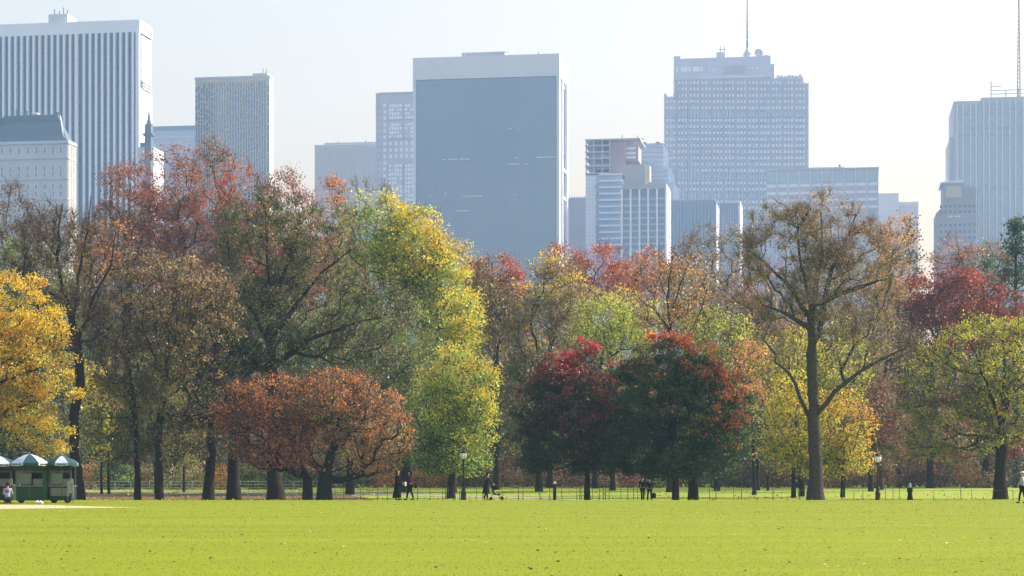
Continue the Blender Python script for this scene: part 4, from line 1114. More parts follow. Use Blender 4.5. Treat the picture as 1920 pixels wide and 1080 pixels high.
# 14 wedge topped dark block
B = Bld('office_building', 'dark blue block with a sunlit sloping right flank under the broad pale tower', 'building', 1257, 1342, 1180, side=1353)
B.box('wall', M_SOLOW, 0, B.W, 0, B.lz(376, B.W/2)); B.box('roof_edge', M_CONC, -.3, B.W, B.lz(376, B.W/2), B.lz(374, B.W/2), -.3, 3)
B.box('left_frame', M_TRAV, -.9, 0, 0, B.lz(374), -.3, 4)
B.box('side_wall', M_CONC, B.W, B.W+.4, 0, B.lz(380, B.W), 0, B.D)
B.instances('mullion', M_DARKMETAL, [(x, x+.15, 90, B.lz(380, B.W/2)) for x in fr(1, B.W-1, 12)], -.15, .1)
B = Bld('office_building', 'small dark block tucked right of the sloping sunlit flank', 'building', 1350, 1388, 1210, depth=30)
B.box('wall', M_SOLOW, 0, B.W-1, 0, B.lz(381)); B.box('frame', M_GREYSTONE, B.W-1, B.W, 0, B.lz(378), -.3, 30)
B.box('roof_edge', M_CONC, 0, B.W-1, B.lz(381), B.lz(379), -.2, 2)
B.instances('mullion', M_DARKMETAL, [(x, x+.15, 90, B.lz(383)) for x in fr(1, B.W-2, 6)], -.15, .1)

# 15 stepped plain blocks
B = Bld('office_building', 'plain two stepped grey building before the gap of open sky', 'building', 1645, 1722, 1180, depth=40)
B.box('wall', M_GREYSTONE, B.lx(1685), B.W, 0, B.lz(380, B.W/2)); B.box('upper_wall', M_GREYSTONE, 0, B.lx(1685), 0, B.lz(363), -.5, 40)
B.box('roof_edge', M_MARBLE, B.lx(1685), B.W+.3, B.lz(380, B.W/2), B.lz(378.6, B.W/2), -.3, 40)
B.instances('panel', M_CONC, [(a+.15, b-.15, 80, B.lz(386)) for a, b in zip(fr(B.lx(1686), B.W, 7), fr(B.lx(1686), B.W, 7)[1:])], -.15, .2)

# 16 ribbed tower on the right
B = Bld('office_tower', 'tall ribbed tower with a lattice mast at the right edge', 'skyscraper', 1788, 2010, 1060, depth=50)
W = B.W; z1 = B.lz(190); z2 = B.lz(182, B.lx(1880))
B.box('wall', M_GREYSTONE, 0, B.lx(1839.7), 0, z1, 0, 50); B.box('wall', M_GREYSTONE, B.lx(1840), W, 0, z2, 0, 50)
B.box('shoulder', M_GREYSTONE, B.lx(1781), -.01, 0, B.lz(256), 2, 45)
rp = []
px = 1795.0; k = 0
while px < 2006: rp.append(px); k += 1; px += (10.5 if k % 2 else 14.2)
B.instances('rib', M_MARBLE, [(B.lx(p)-.35, B.lx(p)+.35, 0, (z1 if p < 1840 else z2)-1.5) for p in rp], -.9, .1)
B.instances('window_strip', M_BGLASS, [(B.lx(p)+.6, B.lx(q)-.6, 20, z1-2) for p, q in zip(rp, rp[1:])], -.2, .2)
for py in (213, 240, 252, 353): B.instances('band', M_CONC, [(B.lx(p)+.4, B.lx(q)-.4, B.lz(py+2.5), B.lz(py-2.5)) for p, q in zip(rp, rp[1:])], -.45, -.21)
B.instances('frame_bar', M_CONC, [(B.lx(1861), B.lx(1930 if i else 1895), z2+1.3+i*1.9, z2+1.7+i*1.9) for i in (0, 1, 2)], 10, 10.5)
B.instances('frame_bar', M_CONC, [(B.lx(1861), B.lx(1880), z2+7.0, z2+7.4)], 10, 10.5)
B.instances('frame_post', M_CONC, [(B.lx(p), B.lx(p)+.5, z2, z2+h) for p, h in ((1860, 10.2), (1888, 5.5), (1912, 6), (1930, 6))], 10, 10.5)
xm_ = B.lx(1914); mt = empty('lattice_mast', (xm_, 12, z2)); mt.parent = B.root
for dx, dy in ((-.7, -.7), (.7, -.7), (-.7, .7), (.7, .7)):
    MB().tube([(dx, dy, 0), (dx*.6, dy*.6, 30), (dx*.2, dy*.2, 62)], .17, 4).build('mast_leg', M_DARKMETAL, mt)
mb = MB()
for k in range(28):
    a = .7*(1-k/28*.7); z = k*2.1
    mb.tube([(-a, -a, z), (a, -a, z+2.1)], .09, 3).tube([(a, -a, z), (a, a, z+2.1)], .09, 3).tube([(a, a, z), (-a, a, z+2.1)], .09, 3).tube([(-a, a, z), (-a, -a, z+2.1)], .09, 3)
tag(mb.build('mast_bracing', M_DARKMETAL, mt), kind='stuff')

B = Bld('apartment_building', 'stepped stone building with sloping shoulders left of the ribbed tower', 'building', 1755, 1830, 1020, depth=26)
W = B.W; zc = B.lz(440); 
out = [(B.lx(1755), 0), (B.lx(1830), 0), (B.lx(1830), B.lz(352)), (B.lx(1808), B.lz(352)), (B.lx(1808), B.lz(344)), (B.lx(1768.5), B.lz(344)), (B.lx(1768.5), B.lz(378)), (B.lx(1763), B.lz(392)), (B.lx(1755), B.lz(400))]
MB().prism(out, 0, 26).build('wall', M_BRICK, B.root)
B.box('top_ledge', M_MARBLE, B.lx(1764), B.lx(1806), B.lz(344), B.lz(341.5), -.4, 26.4)
B.box('roof_rail', M_MARBLE, B.lx(1770), B.lx(1805), B.lz(339.6), B.lz(338.6), 1, 1.3)
B.instances('rail_post', M_CONC, [(B.lx(p), B.lx(p)+.2, B.lz(341.6), B.lz(339)) for p in (1771, 1780, 1790, 1800)], 1, 1.3)
B.instances('panel', M_CREAM, [(B.lx(1774), B.lx(1803), B.lz(371), B.lz(350))], -.2, .2)
B.instances('window', M_SKYPALE, [(B.lx(p), B.lx(p)+1.1, B.lz(408), B.lz(405)) for p in (1777, 1782, 1790, 1796)], -.15, .2)
B.instances('window', M_DGLASS, [(B.lx(p), B.lx(p)+1.0, B.lz(py+5), B.lz(py)) for p in range(1762, 1826, 9) for py in (385, 395, 420, 432, 444)], -.1, .2)

# ---------------------------------------------------------------- small things of the park
M_IRON = mat_plain('black_iron', (.015,.016,.016), .5, var=.2, scale=8)
M_WIRE = mat_plain('weathered_iron', (.09,.09,.08), .7, var=.2, scale=4)
M_GLOBE = mat_plain('frosted_glass', (.86,.86,.84), .25, var=.03, spec=.6)
M_PAINTW = mat_plain('white_paint', (.78,.80,.82), .5, var=.05)
M_CARTG = mat_plain('shaded_green_cart_paint', (.010,.062,.018), .45, var=.12, scale=5)  # green darkened so the paint carries the tree shade over the carts
M_CARTD = mat_plain('shaded_dark_green_paint', (.008,.025,.018), .5, var=.12, scale=5)  # tree shade on the carts is put into this dark green too
M_TEAL = mat_plain('dark_green_canvas', (.008,.07,.075), .8, var=.12, scale=4)
M_WCANVAS = mat_plain('white_canvas', (.50,.58,.66), .8, var=.05, scale=4)
M_STEEL = mat_plain('steel_sheet', (.16,.19,.21), .4, metal=.6, var=.15, scale=3)
M_PANEL = mat_plain('menu_board', (.12,.13,.11), .6, var=.6, scale=9)
M_BLUE = mat_plain('blue_print', (.08,.10,.42), .7, var=.15)
M_RUBBER = mat_plain('black_rubber', (.02,.02,.02), .8, var=.1)
M_PRINT = mat_plain('dark_print', (.05,.06,.05), .7, var=.3)

def lamp_post(label, px, d, h):
    x = PX(px, d); z = gh(x, d)-.03
    r = empty('street_lamp', (x, d, z)); tag(r, label, 'street lamp', 'park lamp posts along the lawn')
    MB().lathe([(.24, 0), (.24, .10), (.19, .16), (.17, .55), (.20, .62), (.15, .70), (.12, .95), (.13, 1.0), (.08, 1.06)], (0, 0, 0), 14).build('base', M_IRON, r)
    MB().lathe([(.075, 1.04), (.065, 1.8), (.052, h-.78), (.09, h-.74), (.06, h-.70), (.11, h-.66), (.16, h-.60)], (0, 0, 0), 10).build('pole', M_IRON, r)
    g = MB().lathe([(.13, h-.60), (.20, h-.48), (.235, h-.34), (.23, h-.22), (.19, h-.17)], (0, 0, 0), 16).build('lantern', M_GLOBE, r)
    for k in range(6):
        t = 2*math.pi*k/6
        MB().tube([(.14*math.cos(t), .14*math.sin(t), h-.60), (.21*math.cos(t), .21*math.sin(t), h-.48), (.245*math.cos(t), .245*math.sin(t), h-.33), (.20*math.cos(t), .20*math.sin(t), h-.17)], .013, 4).build('rib', M_IRON, g)
    c = MB().lathe([(.26, h-.19), (.25, h-.15), (.17, h-.08), (.08, h-.03), (.04, h), (.015, h+.09)], (0, 0, 0), 14).build('cap', M_IRON, r)
    return r
lamp_post('black lamp post with white lantern just right of the lime green tree', 869, 137, 3.42)
lamp_post('black lamp post with white lantern between the elm and the wide pale tree', 1646, 139, 3.28)

x = PX(1040, 139); r = empty('bollard', (x, 139, gh(x, 139)-.02)); tag(r, 'short black post with pale cap left of the crimson maple trunk', 'post')
MB().lathe([(.11, 0), (.11, 1.15), (.13, 1.2), (.1, 1.24)], (0, 0, 0), 12).build('post', M_IRON, r)
MB().lathe([(.1, 1.24), (.11, 1.33), (.06, 1.40), (.01, 1.42)], (0.01, 0, 0), 12).build('cap', M_GLOBE, r)

def fence(label, posts, d_of, hpost, rails, mat=M_WIRE, rp=.022, rr=.009, wob=.35):
    xs = [PX(p, d_of(p)) for p in posts]
    x0 = xs[0]; y0 = d_of(posts[0]); z0 = gh(x0, y0)
    r = empty('fence', (x0, y0, z0)); tag(r, label, 'fence')
    rr_ = random.Random(len(posts)*7)
    P = [(x-x0, d_of(p)-y0, gh(x, d_of(p))-z0) for x, p in zip(xs, posts)]
    for q in P:
        h = hpost*rr_.uniform(.88, 1.12); dx = rr_.uniform(-wob, wob)*.16
        MB().tube([(q[0], q[1], q[2]-.05), (q[0]+dx, q[1], q[2]+h)], rp*rr_.uniform(.8, 1.3), 5).build('post', mat, r)
    for f in rails:
        pts = []
        for a, b in zip(P, P[1:]):
            pts.append((a[0], a[1], a[2]+f)); pts.append(((a[0]+b[0])/2, (a[1]+b[1])/2, (a[2]+b[2])/2+f-.025))
        pts.append((P[-1][0], P[-1][1], P[-1][2]+f))
        MB().tube(pts, rr, 4).build('wire', mat, r)
fence('thin wire fence with uneven stakes behind the lawn in the middle',
      [645, 676, 708, 726, 762, 783, 807, 829, 835, 840, 862, 893, 905, 942, 972, 980, 1013, 1030, 1054, 1081, 1087, 1090, 1112, 1124, 1131, 1135, 1142, 1164, 1177, 1188, 1196],
      lambda p: 146, 1.05, (.25, .92))
fence('low wire fence with few stakes from the round maple to beyond the elm', [1330, 1342, 1376, 1390, 1448, 1451, 1500, 1540], lambda p: 147+(p-1330)*.01, 1.0, (.2, .85))
fence('low wire fence receding to the right of the lamp post by the elm', [1579, 1600, 1618, 1660, 1675, 1686, 1750, 1802, 1822, 1862, 1900, 1935], lambda p: 149, .92, (.2, .8))
fence('pale rail fence along the path behind the left grove', [160, 215, 245, 280, 320, 360, 400, 450, 500, 550, 600, 640], lambda p: 206, .95, (.30, .60, .92), mat=mat_plain('pale_rail_paint', (.30,.30,.26), .7), rp=.04, rr=.03, wob=.05)

# ---- food carts with parasols
def parasol(label, px, d, rad, top, rim, white, marks=True, rot=0.0):
    x = PX(px, d); r = empty('parasol', (x, d, gh(x, d))); tag(r, label, 'parasol', 'parasols over the food carts')
    n = 8
    MB().tube([(0, 0, .35), (0, 0, top-.02)], .025, 8).build('pole', M_STEEL, r)
    MB().lathe([(.03, 0), (.05, .05), (.012, .12)], (0, 0, top), 8).build('finial', M_STEEL, r)
    for k in range(n):
        a0 = rot+2*math.pi*k/n; a1 = rot+2*math.pi*(k+1)/n
        v = []; f = []
        rings = [(0.03, top), (rad*.35, top-(top-rim)*.20), (rad*.70, top-(top-rim)*.58), (rad, rim), (rad*1.0, rim-.15)]
        for rr_, z in rings:
            for t in (0, .5, 1):
                a = a0+(a1-a0)*t; q = rr_*(1 if t != .5 else (.985 if rr_ < rad else .96)); sag = .03*rr_ if t == .5 else 0
                v.append((math.cos(a)*q, math.sin(a)*q, z-sag))
        for i in range(len(rings)-1):
            for j in range(2): f.append((i*3+j, i*3+j+1, (i+1)*3+j+1, (i+1)*3+j))
        me = bpy.data.meshes.new('canopy_panel'); me.from_pydata(v, [], f); me.materials.append(M_WCANVAS if k in white else M_TEAL)
        sm = bpy.data.objects.new('canopy_panel', me); C.objects.link(sm); sm.parent = r
        so = sm.modifiers.new('thickness', 'SOLIDIFY'); so.thickness = .012
        if marks and k in white:
            am = (a0+a1)/2
            mb = MB()
            for q in range(5):
                t = a0+(a1-a0)*(.2+.15*q); mb.box(-.035, .035, -.008, .008, -.04, .04)
                for i in range(8):
                    vx, vy, vz = mb.v[-8+i]; c_, s_ = math.cos(t-math.pi/2), math.sin(t-math.pi/2)
                    mb.v[-8+i] = (vx*c_-vy*s_+math.cos(t)*rad*.995, vx*s_+vy*c_+math.sin(t)*rad*.995, vz+rim-.085)
            mb.build('lettering', M_PRINT, sm)
    for k in range(n):
        a = rot+2*math.pi*k/n
        MB().tube([(0, 0, top-.25), (math.cos(a)*rad*.97, math.sin(a)*rad*.97, rim-.02)], .008, 4).build('rib', M_STEEL, r)
# gores facing the camera are those whose middle angle is near -90 degrees
parasol('green and white parasol over the middle food cart', 55, 115.0, 1.08, 2.72, 2.24, (5, 7, 1, 3), rot=math.radians(-5))
parasol('green and white parasol over the right food cart', 116, 115.4, .92, 2.62, 2.24, (6, 4, 2, 0), rot=math.radians(-12))
parasol('green and white parasol cut by the left edge of the frame', -2, 115.8, 1.0, 2.62, 2.20, (6, 4, 2, 0, ), rot=math.radians(5))

def cart(label, px0, px1, d, body, sign, side_pillar=False):
    x0, x1 = PX(px0, d), PX(px1, d); w = x1-x0
    r = empty('food_cart', (x0, d, gh(x0, d))); tag(r, label, 'food cart', 'food carts at the lawn edge')
    MB().box(0, w, 0, 1.3, .14, .92).build('body', body, r)
    MB().box(-.04, w+.04, -.16, 1.34, .92, .98).build('counter', M_STEEL, r)
    MB().box(.08, w-.08, -.02, .0, .40, .84).build('front_panel', M_STEEL if sign == 'steel' else body, r)
    for fx in (.05, w-.05):
        for fy in (.05, 1.25): MB().box(fx-.03, fx+.03, fy-.03, fy+.03, .98, 2.0).build('post', M_STEEL, r)
    MB().box(-.05, w+.05, -.2, 1.38, 2.0, 2.07).build('roof', M_CARTD, r)
    MB().box(-.05, w+.05, -.24, -.2, 1.82, 2.07).build('sign_board', body, r)
    for k in range(4):
        a = .08+k*(w-.1)/4
        MB().box(a, a+(w-.25)/4, -.255, -.24, 1.70, 1.80).build('menu_card', M_PANEL, r)
    MB().box(.1, w-.1, 1.20, 1.24, 1.05, 1.95).build('back_panel', M_CARTD, r)
    MB().box(.12, w*.55, .05, .08, 1.05, 1.66).build('serving_window', M_DGLASS, r)
    MB().box(w*.60, w*.92, .10, .9, .99, 1.35).build('grill_box', M_STEEL, r)
    MB().box(w*.15, w*.45, .25, .8, .99, 1.22).build('drinks_tray', M_PANEL, r)
    for fx in (.25, w-.25):
        wv = MB().tube([(fx, .12, .2), (fx, .22, .2)], .2, 14).build('wheel', M_RUBBER, r)
        MB().tube([(fx, .10, .2), (fx, .21, .2)], .08, 10).build('hub', M_STEEL, wv)
    if side_pillar:
        MB().box(w-.02, w+.16, -.1, 1.2, .2, 2.15).build('side_panel', M_CARTG, r)
cart('dark food cart under the parasol at the left edge', -45, 22, 116.4, M_CARTD, 'menu')
cart('bright green food cart under the middle parasol', 30, 82, 115.6, M_CARTG, 'menu', True)
cart('food cart with steel front under the right parasol', 92, 134, 115.9, M_CARTD, 'steel', False)
x = PX(132, 114.9); r = empty('sandwich_board', (x, 114.9, 0)); tag(r, 'pale sign board standing right of the right food cart', 'sign board')
MB().box(-.17, .17, -.02, .02, .55, 1.25).build('board', mat_plain('grey_board', (.25,.29,.28), .6, var=.3, scale=7), r)
MB().tube([(-.15, 0, 0), (-.15, 0, .56)], .015, 5).build('leg', M_STEEL, r); MB().tube([(.15, 0, 0), (.15, 0, .56)], .015, 5).build('leg', M_STEEL, r)
for (px, d, lab) in ((70, 113.2, 'crumpled white paper bag on the grass before the green cart, left one'), (76, 112.6, 'flat white paper bag on the grass before the green cart, right one')):
    x = PX(px, d); b = MB().lathe([(.08, .0), (.14, .04), (.12, .12), (.05, .17), (.02, .19)], (0, 0, 0), 7, sx=1.2, smooth=False).build('paper_bag', M_PAINTW)
    b.location = (x, d, gh(x, d)); tag(b, lab, 'paper bag')

# ---------------------------------------------------------------- people
M_SKIN = mat_plain('skin', (.46,.28,.20), .6, var=.08)
def cloth(name, c): return mat_plain(name, c, .9, var=.2, scale=6, spec=.15)
M_BLACK = cloth('black_cloth', (.008,.008,.009)); M_CHAR = cloth('charcoal_cloth', (.014,.014,.018)); M_MAROON = cloth('maroon_cloth', (.06,.012,.016))
M_DENIM = cloth('dark_denim', (.025,.03,.05)); M_LIGHT = cloth('light_shirt', (.36,.38,.42)); M_HAIRB = cloth('brown_hair', (.09,.04,.02)); M_HAIRK = cloth('black_hair', (.012,.01,.01))
M_SHOE = cloth('dark_shoe', (.02,.018,.016)); M_PALEGREY = cloth('pale_grey_cloth', (.30,.30,.31))

def skin_mesh(name, chains, mat, parent, sub=1):
    """chains: lists of (point, radius); the first point of later chains joins the nearest earlier vertex"""
    V = []; E = []; R = []
    for ci, ch in enumerate(chains):
        prev = None
        for i, (p, r) in enumerate(ch):
            p = Vector(p)
            hit = None
            for k, v in enumerate(V):
                if (v-p).length < 1e-4: hit = k; break
            if hit is None: V.append(p); R.append(r); hit = len(V)-1
            if prev is not None and (prev, hit) not in E: E.append((prev, hit))
            prev = hit
    me = bpy.data.meshes.new(name); me.from_pydata([tuple(v) for v in V], E, []); me.update()
    me.materials.append(mat)
    o = bpy.data.objects.new(name, me); C.objects.link(o); o.parent = parent
    sk = o.modifiers.new('skin', 'SKIN'); sk.use_smooth_shade = True
    for i, sv in enumerate(me.skin_vertices[0].data if me.skin_vertices else []):
        sv.radius = (R[i] if hasattr(R[i], '__len__') else (R[i], R[i])); sv.use_root = (i == 0)
    ss = o.modifiers.new('smooth', 'SUBSURF'); ss.levels = sub; ss.render_levels = sub
    return o, R
def skin_part(name, chains, mat, parent, sub=1):
    # the skin data layer has to be there before the radii can be set
    V = []; E = []; R = []
    for ch in chains:
        prev = None
        for (p, r) in ch:
            p = Vector(p); hit = next((k for k, v in enumerate(V) if (v-p).length < 1e-4), None)
            if hit is None: V.append(p); R.append(r); hit = len(V)-1
            if prev is not None: E.append((prev, hit))
            prev = hit
    bm = bmesh.new(); layer = bm.verts.layers.skin.verify()
    vs = []
    for i, v in enumerate(V):
        q = bm.verts.new(v); q[layer].radius = (R[i] if hasattr(R[i], '__len__') else (R[i], R[i])); q[layer].use_root = (i == 0); vs.append(q)
    for a, b in E: bm.edges.new((vs[a], vs[b]))
    me = bpy.data.meshes.new(name); bm.to_mesh(me); bm.free(); me.materials.append(mat)
    o = bpy.data.objects.new(name, me); C.objects.link(o); o.parent = parent
    sk = o.modifiers.new('skin', 'SKIN'); sk.use_smooth_shade = True
    ss = o.modifiers.new('smooth', 'SUBSURF'); ss.levels = sub; ss.render_levels = sub
    return o

def person(label, px, d, h=1.72, face=0.0, step=.18, lean=0.0, top=M_BLACK, legs=M_BLACK, hair=M_HAIRK, coat=0.0, arms=(0, 0), hood=None, cap=None, crouch=False, longhair=False, z0=None, shoulder=.19, print_mat=None):
    """face: where the person looks, degrees clockwise from away from the camera; arms: (left, right) hand forward offsets"""
    x = PX(px, d); z = gh(x, d) if z0 is None else z0
    r = empty('person', (x, d, z), -math.radians(face)); tag(r, label, 'person')
    s = h/1.75
    def q(a, b, c): return (a*s, b*s, c*s)
    hipz = .93 if not crouch else .34
    chest_y = lean
    pel = q(0, 0, hipz); wa = q(0, lean*.35, hipz+.20); ch_ = q(0, lean*.8, hipz+.42); nk = q(0, lean, hipz+.56); hd0 = q(0, lean+.01, hipz+.64); hd = q(0, lean+.03, hipz+.72); hd1 = q(0, lean+.02, hipz+.79)
    legch = []; trous = []; shoes = []
    for sgn, st in ((-1, step), (1, -step)):
        hip = q(sgn*.09, 0, hipz-.04)
        if not crouch: kn = q(sgn*.10, st*.55+.03, .49); an = q(sgn*.10, st, .08)
        else: kn = q(sgn*.20, .42, .52); an = q(sgn*.16, .22, .08)
        legch.append([(pel, (.13*s, .10*s)), (hip, .085*s), (kn, .052*s), (an, .035*s), (q(sgn*.10 if not crouch else sgn*.16, (st if not crouch else .22)+.13, .035), .03*s)])
        trous.append([(pel, (.15*s, .12*s)), (hip, .10*s), (kn, .068*s), ((an[0], an[1], an[2]+.02), .06*s)])
        shoes.append([((an[0], an[1]-.05*s, .045*s), .045*s), ((an[0], an[1]+.08*s, .04*s), .05*s), ((an[0], an[1]+.19*s, .03*s), .035*s)])
    armch = []; slv = []; fing = []
    for sgn, fw in ((-1, arms[0]), (1, arms[1])):
        sh = q(sgn*shoulder*.92, lean*.92, hipz+.50)
        el = q(sgn*(shoulder+.05), lean*.9+fw*.35-.02, hipz+.23); wr = q(sgn*(shoulder+.03-abs(fw)*.1), lean*.8+fw*.9, hipz+.02+max(0, fw)*.35)
        hn = Vector(wr)+Vector((0, fw*.12*s, -.085*s*(1-max(0, fw)*.6)))
        armch.append([(ch_, (.15*s, .10*s)), (sh, .052*s), (el, .040*s), (wr, .026*s), (tuple(hn), (.038*s, .018*s))])
        slv.append([(ch_, (.17*s, .12*s)), (sh, .068*s), (el, .056*s), (wr, .046*s)])
        for k in range(4):
            t = (k-1.5)*.019*s; ln = (.075, .085, .08, .062)[k]*s
            fing.append([(tuple(hn), (.038*s, .018*s)), (tuple(hn+Vector((t*.3, t, -.03*s))), .0095*s), (tuple(hn+Vector((-sgn*.012*s, t*1.1, -.03*s-ln*.5))), .0085*s), (tuple(hn+Vector((-sgn*.03*s, t*1.1, -.03*s-ln*.95))), .007*s)])
        fing.append([(tuple(hn), (.038*s, .018*s)), (tuple(hn+Vector((-sgn*.01*s, .035*s, .0))), .011*s), (tuple(hn+Vector((-sgn*.02*s, .055*s, -.035*s))), .009*s)])
    head = [(pel, (.13*s, .10*s)), (wa, (.12*s, .09*s)), (ch_, (.15*s, .10*s)), (nk, .052*s), (hd0, (.062*s, .07*s)), (hd, (.078*s, .095*s)), (hd1, (.06*s, .075*s))]
    nose = [(hd, (.078*s, .095*s)), (q(0, lean+.135, hipz+.70), .012*s)]
    ears = [[(hd, (.078*s, .095*s)), (q(sg*.085, lean+.02, hipz+.71), .014*s)] for sg in (-1, 1)]
    skin_part('body', [head]+legch+armch+fing+[nose]+ears, M_SKIN, r)
    skin_part('trousers', trous, legs, r)
    skin_part('jacket', [[((pel[0], pel[1], pel[2]-.02*s), (.165*s, .13*s)), (wa, (.15*s, .115*s)), (ch_, (.175*s, .125*s)), ((nk[0], nk[1], nk[2]-.03*s), .075*s)]]+slv, top, r)
    for sc_ in shoes: skin_part('shoe', [sc_], M_SHOE, r)
    if coat:
        mb = MB(); seg = 20; prof = [(hipz+.30, .17), (hipz+.08, .185), (hipz-.1, .20), ((hipz+coat)/2-.05, .25), (coat, .31)]
        rings = []
        for z_, rr_ in prof:
            n = len(mb.v)
            for k in range(seg):
                t = 2*math.pi*k/seg; ww = 1+.07*math.sin(5*t+z_*3)*(1.0 if z_ < hipz else .2)
                mb.v.append((math.cos(t)*rr_*ww*s, (math.sin(t)*rr_*.85*ww+lean*.5*(z_/hipz))*s-(0 if z_ > hipz else (hipz-z_)*.06), z_*s))
            rings.append(n)
        for a, b in zip(rings, rings[1:]):
            for k in range(seg): mb.f.append((a+k, b+k, b+(k+1) % seg, a+(k+1) % seg)); mb.smooth.append(True)
        o = mb.build('coat_skirt', top, r); so = o.modifiers.new('thickness', 'SOLIDIFY'); so.thickness = .02
    hc = (0, (lean-.005)*s, (hipz+.735)*s)
    if hood:
        MB().lathe([(.15, -.20), (.155, -.1), (.14, .0), (.12, .08), (.06, .135), (.01, .15)], hc, 14, sx=s, sy=s*1.1).build('hood', hood, r)
    elif cap:
        MB().lathe([(.105, .02), (.105, .06), (.08, .10), (.02, .125)], hc, 14, sx=s, sy=s).build('hair', hair, r)
        cp = MB().lathe([(.112, .04), (.112, .09), (.08, .125), (.01, .14)], hc, 14, sx=s, sy=s).build('cap', cap, r)
        MB().box(-.07*s, .07*s, (lean+.09)*s, (lean+.20)*s, hc[2]+.035, hc[2]+.05).build('peak', cap, cp)
    else:
        prof = [(.085, -.16 if longhair else -.05), (.108, -.04), (.112, .03), (.09, .085), (.03, .115), (.005, .12)]
        if longhair: prof = [(.10, -.30)]+prof
        MB().lathe(prof, (hc[0], hc[1]-.028*s, hc[2]), 14, sx=s*.95, sy=s).build('hair', hair, r)
    if print_mat: MB().lathe([(.05, -.1), (.13, -.05), (.14, .05), (.05, .1)], (0, (lean*.75-.06)*s, (hipz+.36)*s), 12, sx=s, sy=s*.85).build('shirt_print', print_mat, r)
    return r

person('person in a long black coat with reddish hair, left of the walking pair', 745, 129.6, 1.86, face=75, step=.1, top=M_BLACK, legs=M_BLACK, hair=M_HAIRB, coat=.14, arms=(.15, .3), longhair=True)
person('person in a dark maroon jacket and black trousers, right of the walking pair', 769, 129.9, 1.80, face=-100, step=.22, top=M_MAROON, legs=M_BLACK, hair=M_HAIRK, arms=(.3, .1), longhair=True)
b = MB().lathe([(.02, -.17), (.12, -.14), (.15, 0), (.12, .12), (.05, .16)], (0, 0, 0), 12, sx=.6).build('shoulder_bag', M_BLACK)
b.location = (PX(780, 129.9), 129.9, .88); tag(b, 'black bag at the hip of the person in the maroon jacket', 'bag')
b = MB().lathe([(.02, -.13), (.08, -.11), (.09, .08), (.06, .14)], (0, 0, 0), 10, sx=.7, smooth=False).build('paper_bag', M_PAINTW)
b.location = (PX(760, 129.3), 129.3, .98); tag(b, 'white paper bag held between the walking pair', 'paper bag')
person('person in a dark charcoal coat bending over the pushchair', 911, 132.5, 1.74, face=80, step=.12, lean=.12, top=M_CHAR, legs=M_CHAR, hair=M_HAIRK, coat=.45, arms=(.4, .4))
person('person in a black coat standing on the left of the close pair', 1205, 139.5, 1.74, face=20, step=.16, top=M_BLACK, legs=M_BLACK, hair=M_HAIRB, arms=(.05, .05))
person('person in a black jacket carrying a round bag, right of the close pair', 1218, 140, 1.68, face=-15, step=.14, top=M_BLACK, legs=M_CHAR, hair=M_HAIRK, arms=(.02, .02))
b = MB().lathe([(.02, -.2), (.13, -.17), (.18, 0), (.13, .15), (.04, .19)], (0, 0, 0), 12, sx=.95, sy=.6).build('round_bag', M_BLACK)
b.location = (PX(1226, 139.6), 139.6, gh(0, 139.6)+.46); tag(b, 'round black bag hanging low beside the close pair', 'bag')
person('small figure in a dark hooded coat behind the lawn left of the maroon shrubs', 1706, 138.5, 1.20, face=10, step=.05, top=M_BLACK, legs=M_BLACK, hood=M_PALEGREY, coat=.2, arms=(.05, .05))
person('person in a white cap and pale shirt with black trousers at the right edge', 1917, 115.5, 1.72, face=-60, step=.16, top=M_LIGHT, legs=M_BLACK, cap=M_PAINTW, arms=(.2, .3))
person('person in a white shirt with blue print crouching before the left food cart', 14, 112.3, 1.70, face=-10, lean=.22, top=M_LIGHT, legs=M_DENIM, hair=M_HAIRK, crouch=True, arms=(.35, .35), print_mat=M_BLUE)

# pushchair
d = 131.5; x = PX(930, d)
r = empty('pushchair', (x, d, gh(x, d))); tag(r, 'dark pushchair with pale seat edge in front of the bending person', 'pushchair')
for sy_ in (-.22, .22):
    MB().tube([(-.42, sy_, .95), (-.12, sy_, .55), (.38, sy_, .12)], .016, 6).build('frame', M_STEEL, r)
    MB().tube([(-.12, sy_, .55), (-.32, sy_, .12)], .014, 6).build('brace', M_STEEL, r)
    for wx in (.38, -.32):
        w_ = MB().tube([(wx, sy_-.02, .11), (wx, sy_+.02, .11)], .11, 14).build('wheel', M_RUBBER, r)
MB().tube([(-.42, -.22, .95), (-.46, 0, .97), (-.42, .22, .95)], .018, 6).build('handle', M_RUBBER, r)
MB().prism([(-.20, .38), (.22, .30), (.30, .36), (.24, .42), (-.06, .46), (-.24, .84), (-.30, .80)], -.2, .2).build('seat', M_CHAR, r)
MB().prism([(-.31, .84), (-.26, .60), (.02, .66), (.14, .70), (.06, .84), (-.1, .92), (-.24, .93)], -.21, .21).build('hood', M_CHAR, r)
MB().box(-.33, -.28, -.2, .2, .35, .70).build('back_panel', M_PALEGREY, r)
MB().box(.20, .46, -.17, .17, .17, .24).build('footrest', M_CHAR, r)

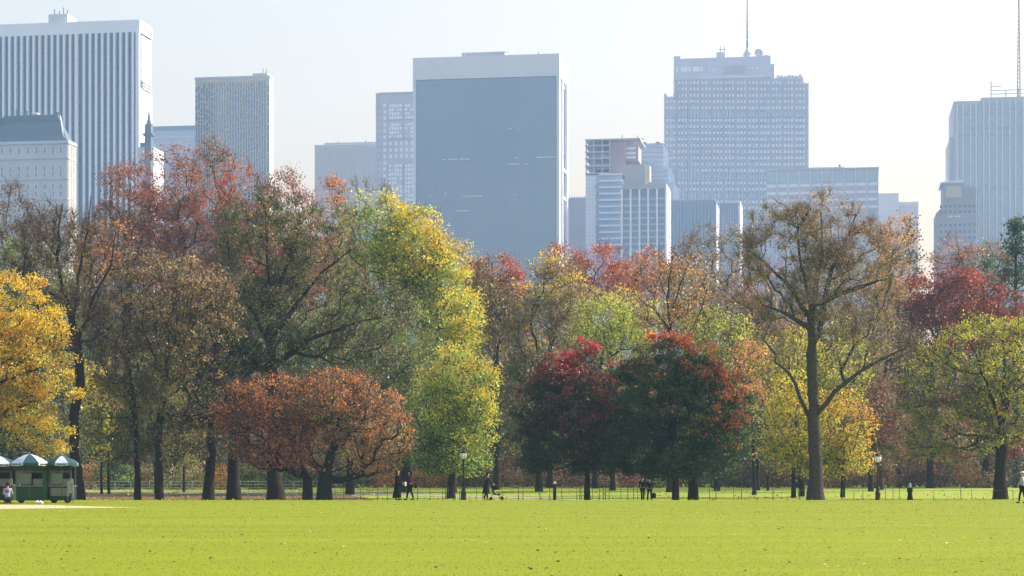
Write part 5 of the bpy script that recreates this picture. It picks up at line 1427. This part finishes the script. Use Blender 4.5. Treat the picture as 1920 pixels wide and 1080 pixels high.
# ---------------------------------------------------------------- grass blades and fallen leaves on the lawn
rng = np.random.default_rng(11)
n = 80000
y = 30+rng.uniform(0, 1, n)**1.5*98; x = rng.uniform(-1, 1, n)*(y*.26+2)
z = np.full(n, .004)
hgt = rng.uniform(.006, .018, n)*(1+.6*(rng.uniform(0, 1, n) > .97))
a = rng.uniform(0, 6.28, n); w = rng.uniform(.005, .012, n)*(1+(y-30)/35)
V = np.stack([np.stack([x-np.cos(a)*w, y-np.sin(a)*w, z], 1), np.stack([x+np.cos(a)*w, y+np.sin(a)*w, z], 1),
              np.stack([x+rng.normal(size=n)*.014, y+rng.normal(size=n)*.014, z+hgt], 1)], 1).reshape(-1, 3)
gc = np.array([(.21,.26,.005),(.25,.29,.007),(.17,.22,.005),(.40,.42,.04)])[rng.choice(4, n, p=[.4,.35,.2,.05])]*rng.uniform(.8, 1.15, n)[:, None]
o = mesh_np('grass', V, np.arange(n*3).reshape(-1, 3), 3, M_LEAF, None, cols=np.repeat(np.concatenate([gc, np.ones((n, 1))], 1), 3, 0)); o['kind'] = 'stuff'
n = 1000
y = 30+rng.uniform(0, 1, n)**1.3*98; x = rng.uniform(-1, 1, n)*(y*.26+3)
P = np.stack([x, y, np.full(n, .035)], 1)
V, Fq = leaf_quads(rng, P, .085, .7)
V[:, 2] = .03+(V[:, 2]-.035)*.45+.004
pc = np.array([(.20,.12,.03),(.55,.42,.06),(.09,.07,.02),(.75,.62,.25),(.30,.12,.04)])[rng.choice(5, n, p=[.3,.25,.25,.1,.1])]
o = mesh_np('fallen_leaves', V, Fq, 4, M_LEAF, None, cols=np.repeat(np.concatenate([pc, np.ones((n, 1))], 1), 4, 0)); o['kind'] = 'stuff'

n = 5200
y = rng.uniform(131, 205, n); x = rng.uniform(-1, 1, n)*(y*.26+2)
left = rng.uniform(0, 1, n) < np.where(x < -10, 1.0, .35); x = x[left]; y = y[left]; n = len(x)
P = np.stack([x, y, np.array([gh(a, b) for a, b in zip(x, y)])+.05], 1)
V, Fq = leaf_quads(rng, P, .15, .8)
pc = np.array([(.32,.17,.05),(.60,.42,.06),(.16,.09,.03),(.45,.16,.05)])[rng.choice(4, n)]
o = mesh_np('fallen_leaves', V, Fq, 4, M_LEAF, None, cols=np.repeat(np.concatenate([pc, np.ones((n, 1))], 1), 4, 0)); o['kind'] = 'stuff'
